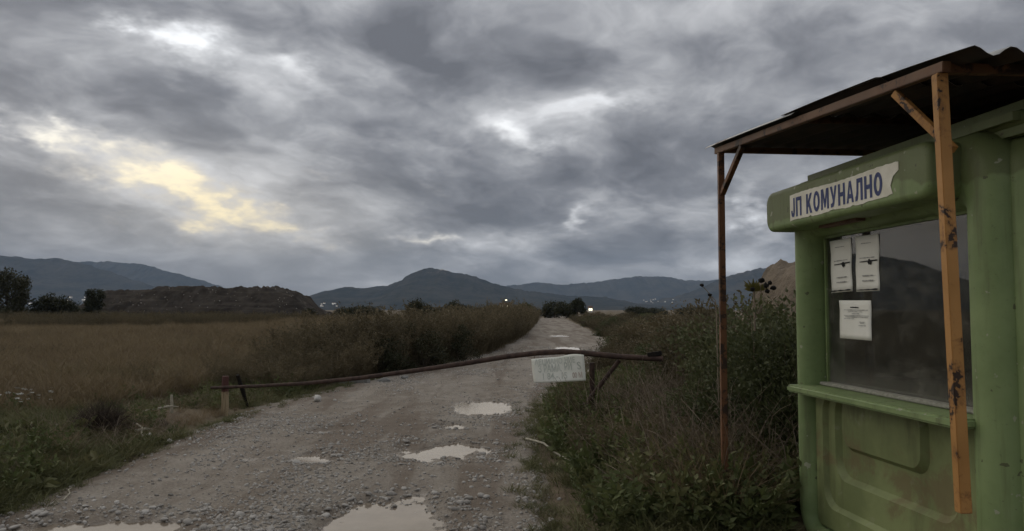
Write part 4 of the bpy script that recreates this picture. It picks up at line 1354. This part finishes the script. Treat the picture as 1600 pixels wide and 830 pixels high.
# ------------------------------------------------------------------ gravel and stones
n = 42000
y = 5.0 * (34 / 5.0) ** (rng.random(n) ** 1.25); x = road_x(y) + rng.uniform(-1, 1, n) * (road_w(y) / 2 + .1)
s_ = x - road_x(y)
den = .08 + 1.6 * np.clip(fbm(x * .9 + 2, y * .45, 4) - .0, 0, 1) + .6 * np.exp(-(s_ / .45) ** 2) * sst(12, 7, y)
for cx, cy, a, b, dp in PUD:
    d = np.sqrt(((x - cx) / a) ** 2 + ((y - cy) / b) ** 2); den = np.where(d < .75, den * .30, den + .55 * np.exp(-((d - 1.2) / .3) ** 2))
k_ = rng.random(n) < den * 1.1
p = np.column_stack([x, y])[k_]
sc_ = .004 + .016 * rng.random(len(p)) ** 2.4 + .00035 * p[:, 1]
put('gravel', 'rock', p, .8, 1.2, 'loose gravel strewn over the road', tilt=.5, scl=sc_, dz=.002)

q = MOUND_V[(MOUND_V[:, 1] < 190) & (MOUND_V[:, 2] > 1.0)]; q = q[rng.integers(0, len(q), 240)] + rng.normal(0, .3, (240, 3)) * np.array([1, 1, .1])
source('scrap', [rock_mesh(1, .5, .4) for _ in range(4)], M['stone'])
scatter('landfill_litter', SRC['scrap'], q, rng.uniform(.05, .17, 240), rng.uniform(0, 6.28, 240), rng.integers(0, 4, 240), 'pale litter strewn over the landfill mound', .5)
rocks = []
for k in range(8):
    V, F = rock_mesh(2, .62, .13); me = mesh_np('stone', V, F); me.materials.append(M['stone']); rocks.append(me)
cand = []
while len(cand) < 110:
    y = 5.6 * (12 / 5.6) ** random.random(); x = float(road_x(y)) + random.uniform(-1, 1) * 2.0
    d = min(math.hypot((x - cx) / a, (y - cy) / b) for cx, cy, a, b, dp in PUD)
    if d < .7: continue
    if random.random() < math.exp(-((d - 1.15) / .35) ** 2) * .9 + .10 * max(0, float(fbm(np.array(x * .9 + 2), np.array(y * .6), 4)) + .2): cand.append((x, y))
for x, y in cand:
    o = bpy.data.objects.new('stone', random.choice(rocks)); C.objects.link(o)
    r_ = random.uniform(.020, .042); o.scale = (r_ * random.uniform(.8, 1.3), r_, r_ * random.uniform(.6, 1.0)); o.rotation_euler = (random.uniform(-.3, .3), random.uniform(-.3, .3), random.uniform(0, 6.28))
    o.location = (x, y, gz(x, y) + r_ * .25)
    tag(o, 'fist-sized loose stone lying on the gravel road', 'stone', 'loose stones on the road')


def rubble(px, py, size, name, label, cat_, mat, flat=.7, seed=0, sub=2, group=None, lift=.3):
    random.seed(seed)
    V, F = rock_mesh(sub, flat, .16); me = mesh_np(name, V * size, F); me.materials.append(mat)
    g = G(px, py); o = bpy.data.objects.new(name, me); C.objects.link(o)
    o.location = (g.x, g.y, gz(g.x, g.y) + size * flat * lift); o.rotation_euler = (0, 0, random.uniform(0, 6))
    return tag(o, label, cat_, group)


rubble(496, 631, .075, 'white_stone', 'white stone at the grassy road edge below the barrier', 'stone', M['stone_white'], .9, 3, 2, lift=.7)
rubble(523, 629, .035, 'white_stone', 'small white stone on the road beside the bigger white one', 'stone', M['stone_white'], .7, 4)
rubble(230, 690, .06, 'white_stone', 'pale stone lying under the broken branches', 'stone', M['stone_white'], .7, 5)
rubble(266, 691, .05, 'white_stone', 'pale stone at the foot of the tallest white stake', 'stone', M['stone_white'], .7, 15)
rubble(135, 690, .09, 'grey_rock', 'flat grey rock beside the dark twiggy bush', 'rock', M['concrete'], .45, 6)
rubble(252, 672, .10, 'brown_clod', 'clod of earth below the white stake', 'rock', M['bark'], .7, 7)
rubble(600, 597, .13, 'grey_rock', 'grey rock under the barrier pipe at the road edge', 'rock', M['concrete'], .5, 8)
rubble(632, 592, .10, 'grey_rock', 'small grey rock farther along under the barrier pipe', 'rock', M['concrete'], .5, 9)
rubble(493, 596, .16, 'grey_rock', 'low grey rock in the grass behind the barrier', 'rock', M['concrete'], .45, 10)
rubble(1021, 592, .11, 'pale_rock', 'pale rock on top of the rubbish by the bramble', 'rock', M['stone_white'], .7, 11)
rubble(985, 600, .18, 'grey_rock', 'grey rock in the rubbish beside the barrier brace', 'rock', M['concrete'], .6, 12)
rubble(1008, 622, .15, 'grey_rock', 'grey rock just above the blue bag', 'rock', M['stone'], .6, 13)
rubble(1060, 585, .2, 'grey_rock', 'grey rock half hidden under the bramble edge', 'rock', M['stone'], .6, 14)

# concrete blocks dumped behind the barrier
def block(px, py, D, sx, sy, sz, rot, label, seed):
    random.seed(seed)
    p = P(px, py, D); m = MB().box((-sx / 2, -sy / 2, 0), (sx / 2, sy / 2, sz))
    me = m.mesh('concrete_block', False, min(sx, sy, sz) * .12, 2)
    for v in me.vertices: v.co += Vector((random.uniform(-1, 1), random.uniform(-1, 1), random.uniform(-1, 1))) * min(sx, sy, sz) * .05
    o = link('concrete_block', me, M['concrete']); o.location = (p.x, p.y, gz(p.x, p.y) - .03); o.rotation_euler = rot
    return tag(o, label, 'block')
block(543, 590, 18.0, .20, .16, .42, (.05, .12, .3), 'upright grey concrete block standing behind the barrier', 1)
block(522, 595, 17.3, .55, .22, .12, (.02, .05, .15), 'long low concrete slab lying behind the barrier', 2)
block(562, 592, 17.2, .42, .25, .14, (.03, -.06, -.2), 'short concrete slab lying at the foot of the upright block', 3)

# stakes and broken branches on the left verge
M['pale_wood'] = mat_simple('bleached_wood', (.26, .24, .18), (.42, .39, .31), 18, .85, .3)
def stick(name, pts, rads, label, cat_='branch', mat=None, group=None):
    p0 = Vector(pts[0]); o = MB().tube([Vector(p) - p0 for p in pts], rads, 7, jit=.12).build(name, mat or M['pale_wood'], loc=p0)
    return tag(o, label, cat_, group)
def up_stick(px, py0, px1, py1, r, label, mat=None):
    b = G(px, py0); z0 = gz(b.x, b.y); t_ = P(px1, py1, b.y)
    stick('stake', [(b.x, b.y, z0 - .08), ((b.x + t_.x) / 2 + .004, b.y, (z0 + t_.z) / 2), (t_.x, t_.y, t_.z)], [r, r * .95, r * .75], label, 'stake', mat)
up_stick(268, 655, 268, 617, .024, 'thin white stake, tallest of those on the near verge')
up_stick(104, 701, 102.5, 668, .022, 'short white stake beside the crossed branch')
up_stick(77, 700, 89, 663, .015, 'slanting pale stick next to the short white stake')
def lying(p0, p1, r, label, lift=.05, mat=None, name='branch', wob=.02):
    a, b = G(*p0), G(*p1); a.z = gz(a.x, a.y) + lift; b.z = gz(b.x, b.y) + lift
    m1 = a.lerp(b, .35) + Vector((wob, wob, wob)); m2 = a.lerp(b, .7) + Vector((-wob, wob, wob * .6))
    stick(name, [a, m1, m2, b], [r, r * .9, r * .75, r * .5], label, 'branch', mat)
lying((46, 690), (78, 706), .012, 'thin dark branch leaning toward the short white stake', .10, M['twig'])
lying((210, 692), (238, 685), .020, 'thick broken pale branch lying by the bush', .06)
lying((213, 684), (226, 700), .014, 'short pale branch crossing the thick broken one', .07)
lying((246, 664), (278, 658), .016, 'pale branch lying against the white stake', .12)
lying((222, 667), (245, 664), .007, 'thin pale twig behind the stake', .10)
lying((822, 690), (897, 728), .014, 'long bare branch lying at the right road edge', .03, None, 'branch', .03)
lying((813, 722), (832, 718), .008, 'short bare twig beside the long branch', .02)
lying((98, 790), (112, 768), .006, 'thin straw-coloured twig on the near gravel', .01)

# rubbish beside the barrier
def crumple(px, py, size, name, label, cat_, mat, seed, squash=.6):
    random.seed(seed)
    V, F = rock_mesh(3, squash, .30); g = G(px, py)
    me = mesh_np(name, V * size, F); me.materials.append(mat); o = bpy.data.objects.new(name, me); C.objects.link(o)
    o.location = (g.x, g.y, gz(g.x, g.y) + size * squash * .6); return tag(o, label, cat_)
M['blue_plastic'] = mat_simple('pale_blue_plastic', (.12, .19, .23), (.24, .33, .38), 9, .5, .2)
M['white_plastic'] = mat_simple('white_plastic', (.45, .45, .42), (.6, .6, .57), 9, .5, .2)
M['rust_brown'] = mat_simple('rusty_sheet', (.10, .040, .020), (.17, .075, .035), 12, .85, .4)
crumple(1004, 640, .13, 'plastic_bag', 'crumpled pale blue plastic bag in the weeds', 'bag', M['blue_plastic'], 1)
crumple(1029, 590, .10, 'plastic_bag', 'crumpled white plastic bag under the bramble', 'bag', M['white_plastic'], 2)
crumple(995, 612, .08, 'plastic_bag', 'small white plastic scrap on the rubbish', 'bag', M['white_plastic'], 3)
crumple(874, 783, .020, 'paper_scrap', 'tiny white paper scrap in the near grass', 'scrap', M['white_plastic'], 4)
g = G(968, 628)
V, F = [], []
for j in range(7):
    for i in range(7): V.append((i * .055 - .16 + .02 * math.sin(j * 2), .05 * math.sin(i * 1.1 + j) , j * .055 + .02 * math.sin(i * 1.7)))
for j in range(6):
    for i in range(6):
        if (i, j) in ((5, 5), (0, 5), (4, 5)): continue
        F.append((j * 7 + i, j * 7 + i + 1, j * 7 + i + 8, j * 7 + i + 7))
rs_ = link('rusty_sheet', mesh_np('rusty_sheet', V, F), M['rust_brown'], loc=(g.x, g.y, gz(g.x, g.y) - .02)); rs_.rotation_euler = (-.5, .5, .3)
rs_.modifiers.new('thickness', 'SOLIDIFY').thickness = .004
tag(rs_, 'bent rusty metal sheet sticking up beside the barrier brace', 'scrap')

# ------------------------------------------------------------------ bushes
def bush_parts(rx, ry, h, nclump, nleaf, leaf, nst, seed, wl=.55, base_w=.012, twig_out=30):
    global rng
    rng = np.random.default_rng(seed)
    d = rand_dir(nclump, -.05); rr = rng.uniform(.35, 1.0, nclump) ** .6
    c = d * rr[:, None] * np.array([rx, ry, h]); c[:, 2] = np.maximum(c[:, 2], .06 * h)
    c *= (1 + .10 * rng.normal(size=(nclump, 1)) * (c[:, 2:] > .3 * h))
    per = nleaf // nclump
    size = rng.uniform(.07, .19, nclump) * (rx + ry + h) / 3
    bd = unit(rng.normal(size=(nclump * per, 3))) * rng.random((nclump * per, 1)) ** .45
    L = np.repeat(c, per, 0) + bd * np.repeat(size, per)[:, None] * np.array([1.9, 1.9, 1.5])
    L[:, 2] = np.maximum(L[:, 2], .01)
    outd = unit(L / np.array([rx, ry, h]) + rng.normal(size=L.shape) * .7)
    leaves = leaf_quads(L, outd, leaf * rng.uniform(.6, 1.3, len(L)), leaf * wl)
    base = np.stack([rng.normal(0, rx * .22, nclump), rng.normal(0, ry * .22, nclump), np.full(nclump, -.05)], 1)
    stems = stem_strips(base, c, base_w, .18, 5)
    k = twig_out
    tb = c[rng.integers(0, nclump, k)]; tw = stem_strips(tb, tb + rand_dir(k, .1) * rng.uniform(.15, .45, (k, 1)) * np.array([1, 1, 1.0]), base_w * .5, .2, 4)
    return leaves, cat(stems, tw)


def make_bush(name, label, parts, mats, loc, rz=0, scale=1, group=None, cat_='bush'):
    o = empty(name, loc, rz); o.scale = scale if hasattr(scale, '__len__') else (scale,) * 3
    lf, st = parts
    link('leaves', mesh_np('leaves', *lf), mats[0], o); link('stems', mesh_np('stems', *st), mats[1], o)
    return tag(o, label, cat_, group)


def bush_copy(src, loc, rz, scale, label, group=None):
    c = copy_thing(src, loc, (0, 0, rz), scale); c['label'] = label
    if group: c['group'] = group
    return c


GB = 'bramble bushes beside the kiosk'
b1 = make_bush('bramble_bush', 'dark bramble bush just behind the rusty post', bush_parts(.95, .80, 1.62, 80, 13500, .058, 40, 21, twig_out=60), (M['bramble'], M['twig']), (2.60, 7.05, gz(2.6, 7.05)), 0, 1, GB)
b2 = make_bush('bramble_bush', 'tallest bramble bush, under the dark seed heads', bush_parts(1.15, 1.0, 1.74, 95, 16000, .060, 40, 22, twig_out=60), (M['bramble'], M['twig']), (2.75, 8.7, gz(2.75, 8.7)), .4, 1, GB)
b3 = make_bush('bramble_bush', 'bramble bush beside the end of the barrier pipe', bush_parts(1.15, 1.1, 1.50, 90, 14000, .064, 40, 23, twig_out=50), (M['brown_bush'], M['dark_twig']), (3.0, 10.9, gz(3.0, 10.9)), 1.0, 1, GB)
bush_copy(b2, (3.25, 13.4, gz(3.25, 13.4)), 2.2, (1.05, 1.1, .86), 'bramble bush behind the end of the barrier pipe', GB)
bush_copy(b3, (3.9, 16.8, gz(3.9, 16.8)), 4.1, (1.15, 1.15, .95), 'bramble bush farthest from the kiosk, beyond the rubbish', GB)
bush_copy(b1, (2.15, 8.1, gz(2.15, 8.1)), 3.4, (.62, .62, .62), 'low bramble bush in front of the taller ones', GB)
bush_copy(b1, (2.45, 5.95 + .55, gz(2.45, 6.5)), 5.0, (.62, .55, .74), 'low bramble bush against the end of the kiosk', GB)
# brown bushes receding along the right road side
random.seed(31)
for k in range(34):
    y = 19 * (125 / 19) ** ((k + random.random() * .8) / 34); x = float(edge_r(y)) + .9 + abs(random.gauss(0, 1)) * (1.2 + .05 * y)
    bush_copy(b3 if k % 2 else b2, (x, y, -.02), random.uniform(0, 6.28), (random.uniform(.9, 1.4), random.uniform(.9, 1.4), random.uniform(.62, .92)), 'brown bush along the road beyond the brambles', 'brown bushes along the road')
# dark shrubs on the left road side
s_a = make_bush('roadside_shrub', 'dark shrub just behind the upright concrete block', bush_parts(.75, .65, 1.05, 50, 4600, .055, 30, 41), (M['far_leaf'], M['dark_twig']), (-3.35, 19.6, 0), 0, 1, 'dark shrubs along the far road side')
bush_copy(s_a, (-2.55, 21.6, 0), 1.2, (1.1, 1.1, 1.12), 'dark shrub farther along the road than the concrete block', 'dark shrubs along the far road side')
bush_copy(s_a, (-4.6, 18.6, 0), 2.9, (.9, .9, .8), 'low dark shrub at the near end of the tall weeds', 'dark shrubs along the far road side')
bush_copy(s_a, (-1.75, 24.5, 0), 4.0, (1.05, 1.05, 1.05), 'dark shrub where the road starts to straighten', 'dark shrubs along the far road side')

# dome of dead dark twigs on the near left verge
rng = np.random.default_rng(51)
n = 900
a = rng.uniform(0, 6.283, n); b = np.column_stack([rng.normal(0, .06, n), rng.normal(0, .06, n), np.full(n, -.02)])
tp = rand_dir(n, .02) * np.array([.43, .40, .42]) * rng.uniform(.8, 1.08, (n, 1))
db = empty('dead_bush', (0, 0, 0)); g = G(158, 694); db.location = (g.x, g.y, gz(g.x, g.y))
link('twigs', mesh_np('twigs', *stem_strips(b, tp, .006, .35, 5)), M['dark_twig'], db)
link('inner_stems', mesh_np('inner_stems', *stem_strips(b[:60], tp[:60] * .7, .010, .2, 4)), M['twig'], db)
tag(db, 'round dead bush of dark twigs on the near verge', 'bush')

# dead plant with fanned leaves and black seed heads above the brambles
fp = empty('dead_flower_plant', (0, 0, 0)); fb = P(1180, 520, 7.4); fp.location = (fb.x, fb.y, 1.05)
tag(fp, 'yellowish plant with fanned leaves and black seed heads above the brambles', 'plant')
ft = P(1178, 452, 7.4) - Vector(fp.location)
MB().tube([(0, 0, -.45), (ft.x * .5, 0, ft.z * .5), (ft.x, ft.y, ft.z)], [.012, .010, .007], 6).build('stem', M['twig'], fp)
for k in range(17):
    a = math.radians(-80 + 10 * k) ; L = random.uniform(.09, .15)
    dirv = Vector((math.sin(a), random.uniform(-.5, .3), math.cos(a) * .9 + .05)).normalized()
    c0 = ft + Vector((0, 0, -.02)); sd_ = dirv.cross(Vector((0, 1, 0))).normalized()
    w = .011
    mm = MB(); mm.add([c0 - sd_ * w * .4, c0 + sd_ * w * .4, c0 + dirv * L * .6 + sd_ * w, c0 + dirv * L, c0 + dirv * L * .6 - sd_ * w], [(0, 1, 2, 3, 4)])
    mm.build('leaf', M['fan_leaf'], fp)
random.seed(5)
for px, py, r_ in ((1190, 438, .026), (1197, 446, .030), (1203, 442, .024), (1208, 450, .024), (1199, 455, .024), (1176, 452, .024)):
    V, F = rock_mesh(2, .9, .22); c = P(px, py, 7.35) - Vector(fp.location)
    o = link('seed_head', mesh_np('seed_head', V * r_ + np.array(c), F), M['seed'], fp)
    MB().tube([ft * .6, (ft * .6 + c) / 2 + Vector((.01, 0, -.01)), c], [.004, .003, .002], 5).build('stalk', M['twig'], fp)
tp_ = empty('thistle', P(1122, 540, 7.0)); to = Vector(tp_.location)
tag(tp_, 'dry thistle stalk with two dark heads beside the rusty post', 'plant')
c1, c2, c0 = P(1097, 446, 7.0) - to, P(1109, 461, 7.0) - to, P(1118, 470, 7.0) - to
MB().tube([(0, 0, -.5), c0 * .6, c0, c1], [.006, .005, .004, .003], 5).build('stem', M['twig'], tp_)
for c, r_ in ((c1, .016), (c2, .018)):
    V, F = rock_mesh(2, .9, .25); link('seed_head', mesh_np('seed_head', V * r_ + np.array(c), F), M['seed'], tp_)
MB().tube([c0 * .9, c2], [.004, .003], 5).build('stalk', M['twig'], tp_)

# ------------------------------------------------------------------ trees far across the plain
def tree_mesh(h, w, seed, leaf=.30, nleaf=3800, low=.12, cone=0.0):
    global rng
    rng = np.random.default_rng(seed); random.seed(seed)
    nc = 46
    d = rand_dir(nc, -.75); rr = rng.uniform(.3, 1.0, nc) ** .5
    ch = h * (1 - low) / 2; cz = h * low + ch
    c = d * rr[:, None] * np.array([w / 2, w / 2, ch]) + np.array([0, 0, cz])
    if cone: c[:, :2] *= (1.25 - cone * (c[:, 2:] / h))
    per = nleaf // nc
    L = np.repeat(c, per, 0) + unit(rng.normal(size=(nc * per, 3))) * rng.random((nc * per, 1)) ** .45 * np.repeat(rng.uniform(.14, .26, nc) * w, per)[:, None]
    L[:, 2] = np.maximum(L[:, 2], .1)
    lv = leaf_quads(L, unit(rng.normal(size=L.shape)), leaf * rng.uniform(.6, 1.3, len(L)), leaf * .7)
    m = MB(); m.tube([(0, 0, -.2), (.02 * h, 0, h * .3), (0, .02 * h, h * .62)], [.030 * h, .022 * h, .010 * h], 7)
    for k in range(7):
        q = c[k * 5 % nc]; m.tube([(0, 0, h * (.2 + .04 * k)), (q[0] * .5, q[1] * .5, (h * .25 + q[2]) / 2), tuple(q)], [.012 * h, .008 * h, .004 * h], 5)
    return lv, m


def make_tree(name, label, px, py_top, D, wpx, seed, group, mats=None, **k):
    h = EYE + (HOR - py_top) / FPX * D; w = wpx / FPX * D
    lv, m = tree_mesh(h, w, seed, **k)
    o = empty(name, ((px - CX) / FPX * D, D, 0)); tag(o, label, 'tree', group)
    m.build('trunk', M['bark'], o); link('crown', mesh_np('crown', *lv), (mats or M['far_leaf']), o)
    return o


T1 = make_tree('broad_tree', 'large dark round tree at the edge of the field', 12, 427, 120, 62, 61, None, low=.04, leaf=.34, nleaf=6500)
T2 = make_tree('round_tree', 'small round tree standing alone beside the landfill mound', 148, 449, 120, 27, 62, None, low=.06, leaf=.26)
T3 = make_tree('broad_tree', 'darkest round tree at the end of the road', 866, 473, 150, 34, 63, 'trees at the end of the road', low=.05)
T4 = make_tree('conical_tree', 'pointed tree at the end of the road', 902, 468, 140, 26, 64, 'trees at the end of the road', low=.03, cone=.9)
T5 = make_tree('broad_tree', 'low tree between the dark and the pointed ones', 884, 474, 145, 30, 65, 'trees at the end of the road', low=.04)
T6 = make_tree('broad_tree', 'olive tree on the weedy side of the road end', 820, 476, 130, 24, 66, 'trees at the end of the road', (M['bramble']), low=.05)
random.seed(71)
kinds = [T2, T3, T5]
GS = 'shrubs along the far edge of the plain'
for k in range(62):
    px = random.choice([random.uniform(-30, 170), random.uniform(480, 850), random.uniform(900, 1220), random.uniform(480, 850)])
    D = random.uniform(135, 240); src = random.choice(kinds)
    h = EYE + random.uniform(-.3, 1.0) * (5.5 / FPX) * D
    s0 = h / (EYE + {T2: 35, T3: 11, T5: 10}[src] / FPX * {T2: 120, T3: 150, T5: 145}[src])
    c = copy_thing(src, ((px - CX) / FPX * D, D, 0), (0, 0, random.uniform(0, 6.28)), (s0 * random.uniform(1.2, 2.4), s0 * random.uniform(1.2, 2.0), s0))
    c.name = 'far_shrub'; c['label'] = 'low dark shrub on the horizon of the plain'; c['group'] = GS; c['category'] = 'shrub'
for px, py, lab in ((655, 471, 'tall shrub rising above the weeds under the peak'), (712, 473, 'narrow tree above the weeds beside the lit building'), (78, 464, 'low wide shrub between the big tree and the small round tree'), (97, 467, 'shrub just before the small round tree')):
    D = 125; h = EYE + (HOR - py) / FPX * D; s0 = h / (EYE + 11 / FPX * 150)
    c = copy_thing(T3, ((px - CX) / FPX * D, D, 0), (0, 0, px), (s0 * 1.0, s0 * .9, s0)); c.name = 'far_tree'; c['label'] = lab; c['category'] = 'tree'
    if 'group' in c: del c['group']

# ------------------------------------------------------------------ buildings and lights of the town
def mat_emit(name, colr, st):
    m, nt, b = new_mat(name); b.inputs['Base Color'].default_value = (.5, .5, .45, 1)
    b.inputs['Emission Color'].default_value = (*colr, 1); b.inputs['Emission Strength'].default_value = st
    m.cycles.emission_sampling = 'NONE'
    return m
M['lit'] = mat_emit('lit_window', (1.0, .93, .66), 2.0)
M['lit_far'] = mat_emit('lit_far_window', (1.0, .95, .85), .9)
M['plaster'] = mat_simple('pale_plaster', (.55, .53, .48), (.66, .64, .58), 3, .9, 0)
M['tiles'] = mat_simple('dark_roof_tiles', (.10, .06, .045), (.15, .09, .065), 3, .9, 0)


def lit_building(px, D, w, d, h, label, name, tower=True):
    o = empty(name, ((px - CX) / FPX * D, D, 0)); tag(o, label, 'building')
    MB().box((-w / 2, -d / 2, 0), (w / 2, d / 2, h)).build('wall', M['plaster'], o)
    m = MB(); m.add([(-w / 2 - .3, -d / 2 - .3, h), (w / 2 + .3, -d / 2 - .3, h), (w / 2 + .3, d / 2 + .3, h), (-w / 2 - .3, d / 2 + .3, h), (-w / 2 - .3, 0, h + 1.2), (w / 2 + .3, 0, h + 1.2)], [(0, 1, 5, 4), (2, 3, 4, 5), (1, 2, 5), (3, 0, 4), (0, 3, 2, 1)])
    m.build('roof', M['tiles'], o)
    n = max(2, int(w / 2.2))
    for k in range(n):
        x = -w / 2 + w * (k + .5) / n
        MB().box((x - w / n * .36, -d / 2 - .06, h * .42), (x + w / n * .36, -d / 2 - .002, h * .88)).build('lit_window', M['lit'], o)
    if tower:
        MB().tube([(w * .05, -d / 2 - .5, 0), (w * .05, -d / 2 - .5, h + 2.2)], .09, 6).build('lamp_pole', M['rust'], o)
        MB().box((w * .05 - .5, -d / 2 - .8, h + 2.2), (w * .05 + .5, -d / 2 - .4, h + 2.7)).build('lamp', M['lit'], o)
    return o
lit_building(790, 420, 6.4, 6, 4.2, 'brightly lit low building above the roadside weeds', 'lit_building')
lit_building(922, 460, 2.2, 4, 2.6, 'small lit building past the pointed tree', 'lit_building', False)

hm_ = MB(); hm_.box((-6, -5, 0), (6, 5, 8)); hw = hm_.mesh('wall'); hw.materials.append(M['plaster'])
hr = MB().add([(-6.6, -5.6, 8), (6.6, -5.6, 8), (6.6, 5.6, 8), (-6.6, 5.6, 8), (-6.6, 0, 11), (6.6, 0, 11)], [(0, 1, 5, 4), (2, 3, 4, 5), (1, 2, 5), (3, 0, 4), (0, 3, 2, 1)]).mesh('roof'); hr.materials.append(M['tiles'])
hl = MB(); 
hl.box((-2.2, -5.3, 3.4), (2.2, -5.02, 5.8)); hlm = hl.mesh('lit_window'); hlm.materials.append(M['lit_far'])
random.seed(81)
def house(px, py, D, label, group, s=1.0, lit=True):
    z = EYE + (HOR - py) / FPX * D - 5
    o = empty('house', ((px - CX) / FPX * D, D, max(z, 0)), random.uniform(-.3, .3)); o.scale = (s, s, s)
    tag(o, label, 'house', group)
    for nm, me in (('wall', hw), ('roof', hr)) + ((('lit_window', hlm),) if lit else ()):
        c = bpy.data.objects.new(nm, me); C.objects.link(c); c.parent = o
    return o
for k in range(30): house(random.uniform(45, 168), random.uniform(462, 478), 3000, 'lit house of the town below the long ridge', 'houses below the long ridge', random.uniform(.5, .9))
for k in range(9): house(random.uniform(498, 528), random.uniform(472, 477), 2700, 'house at the foot of the rocky peak', 'houses at the foot of the peak', random.uniform(.4, .6))
for k in range(12): house(random.uniform(1003, 1052), random.uniform(466, 473), 3400, 'lit house below the far right ridge', 'houses below the far right ridge', random.uniform(.35, .6))
for px, hh in ((578, 472), (560, 476), (1178, 476)):
    D = 230; h = EYE + (HOR - hh) / FPX * D; x = (px - CX) / FPX * D
    o = empty('utility_pole', (x, D, 0)); tag(o, {578: 'thin utility pole on the horizon under the peak', 560: 'shorter utility pole beside the other under the peak', 1178: 'utility pole on the horizon behind the brambles'}[px], 'pole')
    MB().tube([(0, 0, 0), (0, 0, h)], [.14, .10], 6).build('pole', M['bark'], o); MB().bar((-.8, 0, h - .5), (.8, 0, h - .5), .12).build('cross_arm', M['bark'], o)
